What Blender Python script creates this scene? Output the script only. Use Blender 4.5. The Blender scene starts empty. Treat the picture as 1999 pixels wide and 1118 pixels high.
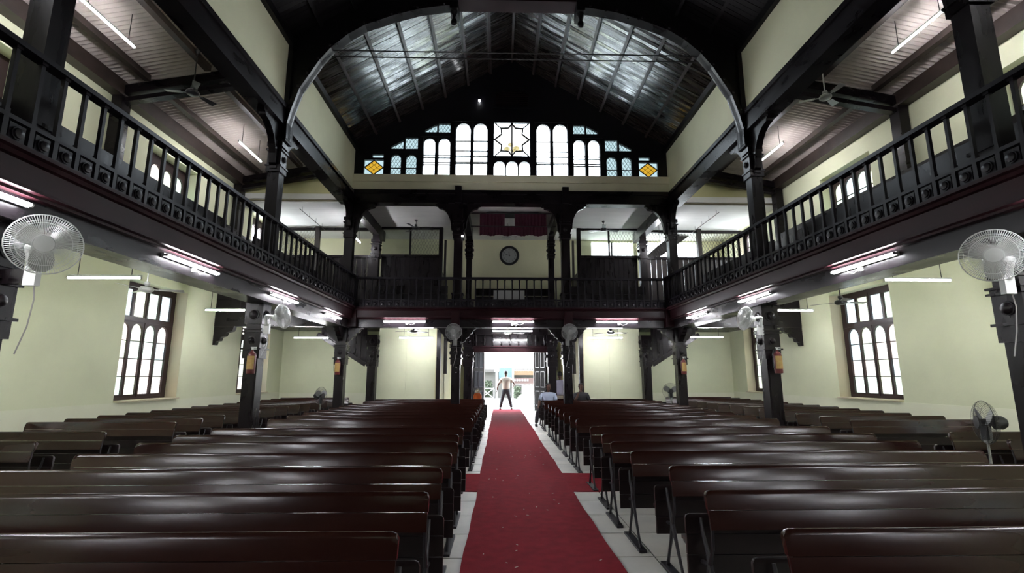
import bpy, bmesh, math, random
from mathutils import Vector, Matrix
random.seed(7)
PI = math.pi
C = bpy.context.scene.collection
S = bpy.context.scene

# ------------------------------------------------------------------ camera
CAM = Vector((-.37, 0, 1.6))
FPX, YH, VX = 970., 735., 975.
pit = math.atan((YH - 559) / FPX)
yaw = math.atan((999.5 - VX) / FPX * math.cos(pit))
cd = bpy.data.cameras.new('camera'); cam = bpy.data.objects.new('camera', cd); C.objects.link(cam)
cd.sensor_width = 36; cd.lens = FPX / 1999 * 36; cd.clip_start = .05; cd.clip_end = 300
cam.location = CAM; cam.rotation_euler = (PI / 2 + pit, 0, -yaw)
S.camera = cam
# ------------------------------------------------------------------ world, exposure
w = bpy.data.worlds.new('sky'); S.world = w; w.use_nodes = True
nt = w.node_tree; bg = nt.nodes['Background']
tc = nt.nodes.new('ShaderNodeTexCoord'); sp = nt.nodes.new('ShaderNodeSeparateXYZ'); cr = nt.nodes.new('ShaderNodeValToRGB')
nt.links.new(tc.outputs['Generated'], sp.inputs[0]); nt.links.new(sp.outputs['Z'], cr.inputs[0]); nt.links.new(cr.outputs[0], bg.inputs[0])
cr.color_ramp.elements[0].position = 0.0; cr.color_ramp.elements[0].color = (.95, .97, 1, 1)
cr.color_ramp.elements[1].position = 1.0; cr.color_ramp.elements[1].color = (.72, .86, 1, 1)
SKY = 9.0
bg.inputs[1].default_value = SKY
sd = bpy.data.lights.new('sun', 'SUN'); sd.energy = 2.0; sd.angle = .2; sd.color = (1, .96, .9)
so = bpy.data.objects.new('sun', sd); C.objects.link(so); so.rotation_euler = (math.radians(28), math.radians(-12), 0)
TUBE = 125.0
vs = S.view_settings; vs.view_transform = 'Standard'; vs.look = 'None'; vs.gamma = 1; vs.exposure = .95; vs.use_curve_mapping = False
S.cycles.max_bounces = 8; S.cycles.diffuse_bounces = 5; S.cycles.glossy_bounces = 4; S.cycles.transparent_max_bounces = 12
S.cycles.sample_clamp_indirect = 6; S.cycles.use_denoising = True; S.cycles.caustics_reflective = False; S.cycles.caustics_refractive = False

# ------------------------------------------------------------------ materials
def mat(name, col, rough=.6, metal=0, var=0, vscale=4, stretch=None, bump=0, bscale=30, emis=None, es=0, coat=0, spec=.5, col2=None, rvar=0):
    m = bpy.data.materials.new(name); m.use_nodes = True; n = m.node_tree.nodes; l = m.node_tree.links
    b = n['Principled BSDF']
    b.inputs['Base Color'].default_value = (*col, 1); b.inputs['Roughness'].default_value = rough; b.inputs['Metallic'].default_value = metal
    b.inputs['Specular IOR Level'].default_value = spec
    if coat: b.inputs['Coat Weight'].default_value = coat; b.inputs['Coat Roughness'].default_value = .18
    if emis: b.inputs['Emission Color'].default_value = (*emis, 1); b.inputs['Emission Strength'].default_value = es
    if var or bump or rvar:
        t = n.new('ShaderNodeTexCoord'); mp = n.new('ShaderNodeMapping'); l.new(t.outputs['Object'], mp.inputs[0])
        if stretch: mp.inputs['Scale'].default_value = stretch
        oi = n.new('ShaderNodeObjectInfo'); l.new(oi.outputs['Random'], mp.inputs['Rotation']) if False else None
        add = n.new('ShaderNodeVectorMath'); add.operation = 'ADD'; l.new(mp.outputs[0], add.inputs[0])
        mul = n.new('ShaderNodeMath'); mul.operation = 'MULTIPLY'; mul.inputs[1].default_value = 37.; l.new(oi.outputs['Random'], mul.inputs[0]); l.new(mul.outputs[0], add.inputs[1])
        nz = n.new('ShaderNodeTexNoise'); nz.inputs['Scale'].default_value = vscale; nz.inputs['Detail'].default_value = 5; l.new(add.outputs[0], nz.inputs['Vector'])
        if var:
            r = n.new('ShaderNodeValToRGB'); l.new(nz.outputs['Fac'], r.inputs[0])
            r.color_ramp.elements[0].position = .3; r.color_ramp.elements[1].position = .7
            c2 = col2 or tuple(c * (1 + var) for c in col)
            r.color_ramp.elements[0].color = (*(c * (1 - var) for c in col), 1) if not col2 else (*col, 1); r.color_ramp.elements[1].color = (*c2, 1)
            l.new(r.outputs[0], b.inputs['Base Color'])
        if rvar:
            mr = n.new('ShaderNodeMapRange'); mr.inputs[3].default_value = max(.03, rough - rvar); mr.inputs[4].default_value = rough + rvar
            mr.inputs[1].default_value = .3; mr.inputs[2].default_value = .7
            l.new(nz.outputs['Fac'], mr.inputs[0]); l.new(mr.outputs[0], b.inputs['Roughness'])
        if bump:
            n2 = n.new('ShaderNodeTexNoise'); n2.inputs['Scale'].default_value = bscale; n2.inputs['Detail'].default_value = 3; l.new(add.outputs[0], n2.inputs['Vector'])
            bp = n.new('ShaderNodeBump'); bp.inputs['Strength'].default_value = bump; bp.inputs['Distance'].default_value = .02
            l.new(n2.outputs['Fac'], bp.inputs['Height']); l.new(bp.outputs[0], b.inputs['Normal'])
    return m

M = {}
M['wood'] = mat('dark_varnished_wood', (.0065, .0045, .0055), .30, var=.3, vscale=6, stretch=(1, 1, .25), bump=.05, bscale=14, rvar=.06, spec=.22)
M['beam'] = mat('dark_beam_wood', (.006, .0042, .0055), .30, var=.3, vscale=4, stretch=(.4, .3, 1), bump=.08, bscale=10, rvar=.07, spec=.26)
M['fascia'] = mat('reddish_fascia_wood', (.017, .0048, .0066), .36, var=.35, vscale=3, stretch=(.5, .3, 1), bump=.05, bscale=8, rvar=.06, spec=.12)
M['rail'] = mat('painted_railing_wood', (.008, .0066, .0095), .34, var=.2, vscale=10, spec=.25)
M['pew'] = mat('pew_varnish', (.022, .0072, .0054), .17, var=.12, vscale=2.5, stretch=(.35, 2, 2), bump=.025, bscale=2.0, rvar=.03, spec=.34)
M['pewlow'] = mat('pew_varnish_dull_shaded', (.008, .0035, .004), .4, var=.3, vscale=3, stretch=(.35, 2, 2), bump=.04, bscale=4, spec=.35)  # darker copy of the pew varnish, shade painted into lower planks and seats
M['iron'] = mat('cast_iron', (.02, .018, .022), .45, metal=.3)
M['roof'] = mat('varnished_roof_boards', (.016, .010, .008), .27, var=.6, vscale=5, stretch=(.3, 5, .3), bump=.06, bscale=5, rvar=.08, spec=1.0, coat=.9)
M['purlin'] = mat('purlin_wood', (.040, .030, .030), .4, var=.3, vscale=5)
M['black'] = mat('black_timber_unlit_roof', (.0025, .002, .003), .5, var=.3, vscale=4, spec=.3)
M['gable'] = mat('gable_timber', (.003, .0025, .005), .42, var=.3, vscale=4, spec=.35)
M['dado'] = mat('pale_dado_paint', (.76, .775, .60), .7, var=.03, vscale=1.2)
M['frame'] = mat('brown_window_frame', (.030, .016, .017), .4, spec=.3)
M['green'] = mat('pale_green_wall', (.69, .72, .51), .75, var=.05, vscale=1.2, bump=.06, bscale=22)
M['coat'] = mat('gallery_wall_paint', (.86, .84, .58), .75, var=.03, vscale=1.2)
M['olive'] = mat('pale_olive_wall', (.74, .75, .53), .75, var=.04, vscale=1.2, bump=.05, bscale=22)
M['cream'] = mat('cream_reveal', (.58, .52, .38), .75, var=.04, vscale=2)
M['band'] = mat('cream_band', (.80, .77, .58), .7, var=.05, vscale=2)
M['beige'] = mat('beige_wall', (.62, .59, .34), .75, var=.05, vscale=2)
M['whiteboard'] = mat('white_ceiling_board', (.86, .86, .84), .7, var=.05, vscale=2.2, stretch=(.4, 2, 1))
M['corr'] = mat('corrugated_sheet', (.52, .46, .42), .6, var=.12, vscale=1.2, bump=.05, bscale=20)
M['sbrown'] = mat('gallery_purlin', (.03, .020, .017), .45, var=.3, vscale=4)
M['carpet'] = mat('red_carpet', (.22, .013, .024), .95, var=.14, vscale=9, bump=.5, bscale=160, spec=.1)
M['carpet2'] = mat('cross_carpet_red', (.22, .010, .020), .95, var=.12, vscale=9, bump=.5, bscale=160, spec=.1)
M['stone'] = mat('worn_stone', (.66, .64, .57), .45, var=.22, vscale=2.2, bump=.08, bscale=14, rvar=.1, col2=(.52, .52, .48))
M['joint'] = mat('floor_joint', (.10, .10, .09), .7)
M['plastic'] = mat('white_plastic', (.55, .57, .55), .35)
M['plasticd'] = mat('grey_plastic', (.22, .23, .22), .35)
M['blade'] = mat('fan_blade_grey', (.32, .33, .31), .3)
M['bladed'] = mat('dark_fan_blade', (.03, .03, .035), .35)
M['cagegrey'] = mat('grey_guard_wire', (.25, .26, .26), .4)
M['cage'] = mat('white_guard_wire', (.62, .64, .62), .35)
M['chrome'] = mat('chrome_guard', (.5, .52, .5), .25, metal=.8)
M['red'] = mat('extinguisher_red', (.08, .005, .005), .35)
M['yellow'] = mat('yellow_label', (.36, .28, .07), .5, var=.3, vscale=26, col2=(.34, .17, .06))
M['dark'] = mat('black_rubber', (.008, .008, .009), .5)
M['curtain'] = mat('maroon_curtain', (.05, .003, .016), .8, var=.3, vscale=14)
M['curtaind'] = mat('dark_curtain_board', (.014, .012, .022), .6)
M['clockface'] = mat('clock_face', (.40, .41, .40), .5)
M['paper'] = mat('paper_white', (.42, .42, .42), .7)
M['skin'] = mat('skin', (.10, .05, .035), .55)
M['shirtblue'] = mat('pale_blue_shirt', (.40, .47, .60), .8)
M['shirtgrey'] = mat('grey_white_shirt', (.36, .36, .46), .8)
M['shirtwhite'] = mat('cream_white_shirt', (.45, .38, .33), .8)
M['vestcyan'] = mat('pale_cyan_cloth', (.45, .75, .80), .8)
M['trousers'] = mat('charcoal_trousers', (.025, .024, .03), .8)
M['khaki'] = mat('khaki_trousers', (.26, .23, .18), .8)
M['jacket'] = mat('dark_jacket', (.010, .009, .012), .7)
M['hair'] = mat('black_hair', (.006, .005, .006), .6)
M['leaf'] = mat('door_leaf_wood', (.009, .0065, .006), .8, spec=.08)
M['doorwood'] = mat('door_wood', (.020, .014, .012), .6, var=.3, vscale=5)
M['doorgrey'] = mat('door_panel_grey', (.008, .008, .013), .8, spec=.1)
M['doorpale'] = mat('door_trim_pale', (.04, .038, .048), .8, spec=.1)
M['orange'] = mat('orange_cloth', (.60, .12, .03), .8, var=.2, vscale=8)
M['cloth'] = mat('pale_cloth', (.7, .66, .6), .8)
M['wire'] = mat('cable_pale', (.30, .29, .27), .6)
M['jamb'] = mat('white_jamb', (.75, .75, .76), .5)

def glass(name, tint, rough=.0, mixf=.9):
    m = bpy.data.materials.new(name); m.use_nodes = True; n = m.node_tree.nodes; l = m.node_tree.links
    n.remove(n['Principled BSDF']); o = n['Material Output']
    t = n.new('ShaderNodeBsdfTransparent'); t.inputs[0].default_value = (*tint, 1)
    g = n.new('ShaderNodeBsdfGlossy'); g.inputs['Roughness'].default_value = .05
    x = n.new('ShaderNodeMixShader'); x.inputs[0].default_value = 1 - mixf
    l.new(t.outputs[0], x.inputs[1]); l.new(g.outputs[0], x.inputs[2]); l.new(x.outputs[0], o.inputs[0])
    return m
def frosted(name, tint):
    m = bpy.data.materials.new(name); m.use_nodes = True; n = m.node_tree.nodes; l = m.node_tree.links
    n.remove(n['Principled BSDF']); o = n['Material Output']
    t = n.new('ShaderNodeBsdfTranslucent'); t.inputs[0].default_value = (*tint, 1)
    d = n.new('ShaderNodeBsdfDiffuse'); d.inputs[0].default_value = (*(c * .5 for c in tint), 1)
    x = n.new('ShaderNodeMixShader'); x.inputs[0].default_value = .08
    l.new(t.outputs[0], x.inputs[1]); l.new(d.outputs[0], x.inputs[2]); l.new(x.outputs[0], o.inputs[0])
    return m
M['g_clear'] = glass('clear_leaded_glass', (.95, .97, .98), mixf=.95)
M['g_cool'] = glass('aqua_leaded_glass', (.215, .245, .245))
M['g_amber'] = glass('amber_glass', (.245, .18, .05))
M['g_yellow'] = glass('yellow_tint_glass', (.86, .80, .58))
M['g_warm'] = glass('warm_tint_glass', (.33, .32, .30))
M['f'] = [frosted('frosted_cream', (.395, .41, .35)), frosted('frosted_pink', (.415, .385, .36)), frosted('frosted_green', (.37, .41, .37)), frosted('frosted_blue', (.365, .405, .41)), frosted('frosted_bright', (.6, .6, .6))]
M['tube'] = mat('lit_tube', (.8, .8, .8), .5, emis=(.96, .95, 1.0), es=TUBE)
M['bulb'] = mat('lit_bulb', (.8, .8, .8), .5, emis=(.95, .97, 1.0), es=9)

# ------------------------------------------------------------------ mesh builder
class MB:
    def __init__(s): s.v = []; s.f = []
    def add(s, v, f):
        o = len(s.v); s.v += [tuple(p) for p in v]; s.f += [tuple(i + o for i in q) for q in f]; return s
    def box(s, x0, x1, y0, y1, z0, z1):
        v = [(x, y, z) for z in (z0, z1) for y in (y0, y1) for x in (x0, x1)]
        return s.add(v, [(0, 2, 3, 1), (4, 5, 7, 6), (0, 1, 5, 4), (2, 6, 7, 3), (0, 4, 6, 2), (1, 3, 7, 5)])
    def cbox(s, c, d, m=None):
        v = [Vector((a * d[0] / 2, b * d[1] / 2, e * d[2] / 2)) for e in (-1, 1) for b in (-1, 1) for a in (-1, 1)]
        if m: v = [m @ p for p in v]
        v = [p + Vector(c) for p in v]
        return s.add(v, [(0, 2, 3, 1), (4, 5, 7, 6), (0, 1, 5, 4), (2, 6, 7, 3), (0, 4, 6, 2), (1, 3, 7, 5)])
    def beam(s, a, b, w, h):
        a = Vector(a); b = Vector(b); d = (b - a).normalized(); up = Vector((0, 0, 1))
        if abs(d.z) > .95: up = Vector((0, 1, 0))
        sd = d.cross(up).normalized() * w / 2; u = sd.cross(d).normalized() * h / 2
        v = [p + i * sd + j * u for p in (a, b) for i, j in ((-1, -1), (1, -1), (1, 1), (-1, 1))]
        return s.add(v, [(0, 1, 2, 3), (7, 6, 5, 4), (0, 4, 5, 1), (1, 5, 6, 2), (2, 6, 7, 3), (3, 7, 4, 0)])
    def tube(s, pts, r, n=8, close=False):
        pts = [Vector(p) for p in pts]; rs = r if isinstance(r, (list, tuple)) else [r] * len(pts)
        k = len(pts); base = len(s.v); prev = None
        for i, p in enumerate(pts):
            if close: d = pts[(i + 1) % k] - pts[i - 1]
            else: d = pts[min(i + 1, k - 1)] - pts[max(i - 1, 0)]
            d.normalize()
            if prev is None:
                up = Vector((0, 0, 1)) if abs(d.z) < .9 else Vector((1, 0, 0)); a = d.cross(up).normalized()
            else:
                a = (prev - d * prev.dot(d)).normalized()
            prev = a; b = d.cross(a)
            for j in range(n):
                t = 2 * PI * j / n; s.v.append(tuple(p + (a * math.cos(t) + b * math.sin(t)) * rs[i]))
        for i in range(k if close else k - 1):
            i2 = (i + 1) % k
            for j in range(n):
                j2 = (j + 1) % n
                s.f.append((base + i * n + j, base + i * n + j2, base + i2 * n + j2, base + i2 * n + j))
        if not close:
            s.f.append(tuple(base + j for j in range(n))[::-1]); s.f.append(tuple(base + (k - 1) * n + j for j in range(n)))
        return s
    def lathe(s, prof, c=(0, 0, 0), axis='z', n=16):
        base = len(s.v); c = Vector(c)
        for r, h in prof:
            for j in range(n):
                t = 2 * PI * j / n; a, b = r * math.cos(t), r * math.sin(t)
                p = {'z': (a, b, h), 'y': (a, h, b), 'x': (h, a, b)}[axis]; s.v.append(tuple(c + Vector(p)))
        k = len(prof)
        for i in range(k - 1):
            for j in range(n):
                j2 = (j + 1) % n; s.f.append((base + i * n + j, base + i * n + j2, base + (i + 1) * n + j2, base + (i + 1) * n + j))
        s.f.append(tuple(base + j for j in range(n))[::-1]); s.f.append(tuple(base + (k - 1) * n + j for j in range(n)))
        return s
    def xf(s, m):
        s.v = [tuple(m @ Vector(p)) for p in s.v]; return s
    def mesh(s, name, m, smooth=False):
        me = bpy.data.meshes.new(name); me.from_pydata(s.v, [], s.f); me.update()
        bm = bmesh.new(); bm.from_mesh(me); bmesh.ops.recalc_face_normals(bm, faces=bm.faces); bm.to_mesh(me); bm.free()
        if m: me.materials.append(m)
        if smooth:
            for p in me.polygons: p.use_smooth = True
            try: me.set_sharp_from_angle(angle=.7)
            except Exception: pass
        return me
    def build(s, name, m, parent=None, smooth=False, kind=None, label=None, cat=None, group=None, loc=None):
        return link(name, s.mesh(name, m, smooth), parent, kind, label, cat, group, loc)

def link(name, me, parent=None, kind=None, label=None, cat=None, group=None, loc=None):
    o = bpy.data.objects.new(name, me); C.objects.link(o)
    if parent: o.parent = parent
    if loc: o.location = loc
    if kind: o['kind'] = kind
    if label: o['label'] = label
    if cat: o['category'] = cat
    if group: o['group'] = group
    return o
def thing(name, label, cat, loc=(0, 0, 0), rz=0, group=None, kind=None):
    o = link(name, None, None, kind, label, cat, group, loc); o.rotation_euler.z = rz; o.empty_display_size = .1; return o
def struct(name, mb, m, label=None, smooth=False): return mb.build(name, m, None, smooth, 'structure', label)
def dup(o, parent=None, loc=None, rz=None, label=None, group=None):
    c = o.copy(); C.objects.link(c)
    if parent: c.parent = parent
    if loc: c.location = loc
    if rz is not None: c.rotation_euler.z = rz
    if label: c['label'] = label
    if group: c['group'] = group
    for ch in list(KIDS.get(o.name, []) or [k for k in o.children]): dup(ch, c)
    return c
KIDS = {}

def plate(outer, holes, t, plane='xz', at=0.0, smooth=False):
    """polygon with holes extruded by t, centred on at. returns MB"""
    cu = bpy.data.curves.new('tmp', 'CURVE'); cu.dimensions = '2D'; cu.fill_mode = 'BOTH'; cu.extrude = t / 2
    for poly in [outer] + list(holes):
        sp_ = cu.splines.new('POLY'); sp_.points.add(len(poly) - 1)
        for i, (a, b) in enumerate(poly): sp_.points[i].co = (a, b, 0, 1)
        sp_.use_cyclic_u = True
    ob = bpy.data.objects.new('tmp', cu); me = bpy.data.meshes.new_from_object(ob)
    mb = MB()
    for v in me.vertices:
        a, b, c = v.co
        mb.v.append((a, at + c, b) if plane == 'xz' else ((at + c, a, b) if plane == 'yz' else (a, b, at + c)))
    for p in me.polygons: mb.f.append(tuple(p.vertices))
    bpy.data.objects.remove(ob); bpy.data.curves.remove(cu); bpy.data.meshes.remove(me)
    # weld
    bm = bmesh.new(); m2 = bpy.data.meshes.new('t2'); m2.from_pydata(mb.v, [], mb.f); bm.from_mesh(m2)
    bmesh.ops.remove_doubles(bm, verts=bm.verts, dist=1e-5); bm.verts.index_update()
    mb = MB(); mb.v = [tuple(v.co) for v in bm.verts]; mb.f = [tuple(v.index for v in f.verts) for f in bm.faces]
    bm.free(); bpy.data.meshes.remove(m2)
    return mb
def rect(a, b, c, d): return [(a, c), (b, c), (b, d), (a, d)]
def arched(a, b, c, d, n=8):
    r = (b - a) / 2; m = (a + b) / 2; rh = r * 1.05
    return [(a, c), (b, c)] + [(m + r * math.cos(PI * i / n), d - rh + rh * math.sin(PI * i / n)) for i in range(n + 1)]
def wall_cells(axis, t0, t1, u0, u1, z0, z1, holes):
    """wall with rectangular openings, built from boxes; holes=(ua,ub,za,zb)"""
    mb = MB(); us = sorted({u0, u1, *[h[0] for h in holes], *[h[1] for h in holes]})
    for a, b in zip(us, us[1:]):
        hs = sorted((h[2], h[3]) for h in holes if h[0] <= a + 1e-6 and h[1] >= b - 1e-6)
        z = z0
        for za, zb in hs + [(z1, z1)]:
            if za > z + 1e-6:
                if axis == 'x': mb.box(t0, t1, a, b, z, za)
                else: mb.box(a, b, t0, t1, z, za)
            z = zb
    return mb
def ordn(i): return ['first', 'second', 'third', 'fourth', 'fifth', 'sixth', 'seventh', 'eighth', 'ninth', 'tenth', 'eleventh', 'twelfth', 'thirteenth', 'fourteenth', 'fifteenth', 'sixteenth', 'seventeenth', 'eighteenth', 'nineteenth', 'twentieth'][i]
SD = {-1: 'left', 1: 'right'}

# ================================================================== SETTING
WX, YB, YR, YD = 8.65, -6.0, 19.3, 24.4
fl = struct('floor', MB().box(-9.2, 9.2, YB - .3, 27.0, -.12, 0.0), M['stone'], 'pale worn stone floor under the pews')
k = 0
SLAB = []
for v in range(3):
    SLAB.append(MB().box(-.335, .335, -.335, .335, 0, .012).mesh('stone_slab', M['stone']))
slab_under = MB().box(-2.42, 2.42, 1.2, 17.4, .0, .003).build('slab_bed', M['joint'], fl)
for i in range(7):
    for j in range(23):
        x = -2.06 + i * .687; y = 1.7 + j * .687
        o = link('stone_slab', SLAB[(i + j) % 3], fl, loc=(x + .0 * j, y, .0))
        o.location.z = random.uniform(-.001, .001); o.rotation_euler.z = random.uniform(-.002, .002)

# side walls with window openings
GW = [(6.3, 8.15), (11.27, 13.16), (16.3, 18.12)]      # ground windows (frame extents along y)
for s in (-1, 1):
    holes = []
    for a, b in GW:
        holes.append((a - .14, b + .08, 1.05, 3.78))
        holes.append((a - .1, b - .1 if b < 18 else b, 4.9, 7.05))
    for a, b in ((-4, -2.2), (1.4, 3.2)):
        holes.append((a, b, 1.05, 3.78)); holes.append((a, b, 4.9, 7.05))
    hs_lo = [h for h in holes if h[2] < 4]; hs_hi = [h for h in holes if h[2] > 4]
    # columns must share edges: build in two storeys
    t0, t1 = (WX, 9.3) if s > 0 else (-9.3, -WX)
    wl = struct('wall_' + SD[s], wall_cells('x', t0, t1, YB, YR + .2, 0, 4.3, hs_lo), M['green'], f'pale green {SD[s]} aisle wall with tall reveals')
    wall_cells('x', t0, t1, YB, YR + .2, 4.3, 8.2, hs_hi).build('upper_wall', M['olive'], wl, label='olive cream wall of the gallery level')
    # dado: slightly proud lower band
    ws = [h for h in hs_lo]
    MB().box(min(s * WX, s * (WX - .012)), max(s * WX, s * (WX - .012)), YB, YR, 0, 1.04).build('dado', M['dado'], wl)

# windows in side walls -------------------------------------------------
def side_window(n, s, y0, y1, z0, z1, upper=False, label='', op=None):
    t = thing(f'window_{n}', label, 'window', (0, 0, 0), kind='structure')
    del t['category']
    xf_ = s * 8.98
    W = y1 - y0
    holes = []
    bars = MB()
    m = .085
    ztr = z0 + (z1 - z0) * .705
    cols = []
    half = (W - 3 * m) / 2
    for k in range(2):
        a = y0 + m + k * (half + m); cw = (half - .07) / 2
        cols += [(a, a + cw), (a + cw + .07, a + half)]
    panes = []
    if not upper:
        for a, b in cols:
            panes.append((a, b, ztr + .07, z1 - m, 0))
    low_top = ztr - .09 if not upper else z1 - m - .05
    for a, b in cols:
        holes.append(arched(a, b, z0 + m + .03, low_top)); 
        nrow = 4 if not upper else 4
        hh = (low_top - z0 - m - .03) / nrow
        for r in range(nrow):
            panes.append((a, b, z0 + m + .03 + r * hh, z0 + m + .03 + (r + 1) * hh, 1))
            if r: bars.box(xf_ - .012, xf_ + .012, a, b, z0 + m + .03 + r * hh - .011, z0 + m + .03 + r * hh + .011)
    if not upper:
        for a, b in cols: holes.append(rect(a, b, ztr + .07, z1 - m))
    plate(rect(*op), holes, .07, 'yz', xf_).build('window_frame', M['frame'], t)
    bars.build('glazing_bar', M['frame'], t)
    # raised transom and sash stiles
    q = MB()
    if not upper: q.box(xf_ - .055, xf_ + .055, y0, y1, ztr - .045, ztr + .03)
    q.box(xf_ - .05, xf_ + .05, y0, y1, z0, z0 + .06); q.box(xf_ - .045, xf_ + .045, (y0 + y1) / 2 - .02, (y0 + y1) / 2 + .02, z0, z1)
    q.build('transom', M['frame'], t)
    for i, (a, b, c, d, kk) in enumerate(panes):
        MB().box(xf_ + s * .018 - .003, xf_ + s * .018 + .003, a - .005, b + .005, c + .001, d - .001).build('pane', M['g_clear'] if (upper and y0 > 15) else random.choice(M['f'][:4]), t)
    # sill
    MB().box(min(s * (WX - .06), s * 9.25), max(s * (WX - .06), s * 9.25), y0 - .03, y1 + .12, z0 - .035, z0 - .002).build('sill', M['cream'], t)
    # reveal linings, cream
    e = .006
    r_ = MB(); a0, a1 = (WX + .002, 8.93) if s > 0 else (-8.93, -WX - .002)
    r_.box(a0, a1, y1 + .0785, y1 + .0795, z0, z1 + .1)
    r_.build('reveal', M['cream'], t)
    return t
n = 1
names_y = {0: 'nearest the camera', 1: 'in the middle', 2: 'nearest the rear wall'}
for s in (-1, 1):
    for i, (a, b) in enumerate(GW):
        side_window(n, s, a, b, 1.08, 3.7, False, f'tall dark framed frosted window of the {SD[s]} aisle, {names_y[i]}', (a - .16, b + .1, 1.03, 3.8)); n += 1
        side_window(n, s, a - .08, b - .12, 4.95, 6.95, True, f'arched pane window above the {SD[s]} gallery, {names_y[i]}', (a - .12, b, 4.88, 7.07)); n += 1
    for (a, b) in ((-4, -2.2), (1.4, 3.2)):
        side_window(n, s, a, b - .08, 1.08, 3.7, False, f'frosted window of the {SD[s]} aisle behind the view', (a - .02, b + .02, 1.03, 3.8)); n += 1
        side_window(n, s, a, b - .08, 4.95, 6.95, True, f'arched window of the {SD[s]} gallery behind the view', (a - .02, b + .02, 4.88, 7.07)); n += 1

# unseen wall behind the viewpoint, darkened; three windows added for pew highlights
hs = [(-3.1, -2.6, 4.2, 6.0), (-.3, .3, 4.2, 6.4), (2.6, 3.1, 4.2, 6.0)]
wb = struct('wall_back', wall_cells('y', YB - .3, YB, -9.3, 9.3, 0, 12.4, hs), M['fascia'], 'unseen dark panelled end wall with three windows added for light')
for h in hs:
    pass
for a, b, c, d in hs:
    for r in range(3):
        z0 = c + (d - c) * r / 3; z1 = c + (d - c) * (r + 1) / 3
        MB().box(a, b, YB - .17, YB - .16, z0 + .02, z1 - .02).build('pane', M['f'][0], wb)
        MB().box(a, b, YB - .2, YB - .13, z1 - .03, z1 + .03).build('glazing_bar', M['wood'], wb)

# rear walls (y = 19.3) both storeys
wr = struct('wall_rear', wall_cells('y', YR, YR + .25, -9.3, 9.3, 0, 7.9, [(-2.5, 2.5, 0, 3.45), (3.3, 5.0, 5.2, 6.95), (5.25, 7.6, 5.2, 6.95)]), M['green'], 'pale green rear wall')
MB().box(-9.2, -5.0, YR - .012, YR, 0, 1.0).box(5.0, 9.2, YR - .012, YR, 0, 1.0).build('dado', M['dado'], wr)
MB().box(-8.65, 8.65, YR - .006, YR, 3.5, 7.1).build('upper_face', M['olive'], wr)  # olive coat of the upper storey
bpy.data.objects.remove(bpy.data.objects['upper_face'])
wall_cells('y', YR - .008, YR, -8.65, 8.65, 3.5, 7.1, [(3.3, 5.0, 5.2, 6.95), (5.25, 7.6, 5.2, 6.95)]).build('upper_coat', M['coat'], wr)
for a, b in ((3.3, 5.0), (5.25, 7.6)):
    MB().box(a, b, YR + .15, YR + .16, 5.2, 6.95).build('pane', M['g_clear'], wr)
    MB().box((a + b) / 2 - .03, (a + b) / 2 + .03, YR + .1, YR + .17, 5.2, 6.95).build('glazing_bar', M['wood'], wr)
# vestibule side and end walls
for s in (-1, 1):
    a, b = (2.5, 2.62) if s > 0 else (-2.62, -2.5)
    struct('wall_porch_' + SD[s], MB().box(a, b, 17.7, YD + .3, 0, 3.45), M['beige'], f'beige side wall of the entrance porch, {SD[s]}')
struct('wall_entrance', wall_cells('y', YD, YD + .3, -2.6, 2.6, 0, 3.6, [(-1.17, 1.37, 0, 3.1)]), M['green'], 'green entrance wall around the open doorway')
struct('ceiling_porch', MB().box(-2.7, 2.7, 17.7, YD + .35, 3.42, 3.6), M['wood'], 'dark porch ceiling')
# stair enclosures at ground level (y=17.7)
for s in (-1, 1):
    a, b = sorted((s * 2.56, s * 4.62))
    e = struct('trim_stair_enclosure', MB().box(a, b, 17.72, 17.8, 0, 3.3), M['green'], f'pale green boarded stair enclosure {SD[s]} of the entrance')
    MB().box((a + b) / 2 - .012 - .06, (a + b) / 2 + .012 - .06, 17.7, 17.72, 0, 3.3).build('cover_strip', M['green'], e)
    a, b = sorted((s * 2.44, s * 2.58)); MB().box(a, b, 17.62, 17.76, 0, 3.3).build('post', M['wood'], e)
    a, b = sorted((s * 2.24, s * 2.36)) ; MB().box(a, b, 17.9, 18.0, 1.7, 3.3).build('pipe_casing', M['doorwood'], e)
# ground ceilings
struct('ceiling_rear', MB().box(-8.65, 8.65, 15.0, 19.3, 3.32, 3.45), M['wood'], 'dark boarded ceiling under the rear gallery')
for s in (-1, 1):
    mb = MB(); x0, z0, x1, z1 = s * 5.2, 3.34, s * 8.65, 4.25
    v = [(x0, YB, z0), (x1, YB, z1), (x1, 14.75, z1), (x0, 14.75, z0), (x0, YB, z0 + .08), (x1, YB, z1 + .08), (x1, 14.75, z1 + .08), (x0, 14.75, z0 + .08)]
    mb.add(v, [(0, 1, 2, 3), (4, 5, 6, 7), (0, 1, 5, 4), (1, 2, 6, 5), (2, 3, 7, 6), (3, 0, 4, 7)])
    struct('ceiling_aisle_' + SD[s], mb, M['green'], f'sloping pale soffit under the {SD[s]} gallery')
# raker beam with corbel at y=14.6
for s in (-1, 1):
    t = thing('raker_beam', f'dark raking beam with carved corbel against the {SD[s]} aisle wall', 'beam', kind='structure'); del t['category']
    plate([(s * 5.2, 3.04), (s * 8.65, 3.04), (s * 8.65, 4.2), (s * 7.7, 3.95), (s * 5.2, 3.3)], [], .18, 'xz', 14.68).build('beam', M['beam'], t)
    pr = [(8.65, 3.04), (8.65, 2.5), (8.58, 2.5), (8.56, 2.6), (8.46, 2.62), (8.44, 2.72), (8.32, 2.76), (8.28, 2.86), (8.12, 2.9), (8.08, 3.04)]
    plate([(s * a, b) for a, b in pr], [], .16, 'xz', 14.68).build('corbel', M['beam'], t)

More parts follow.
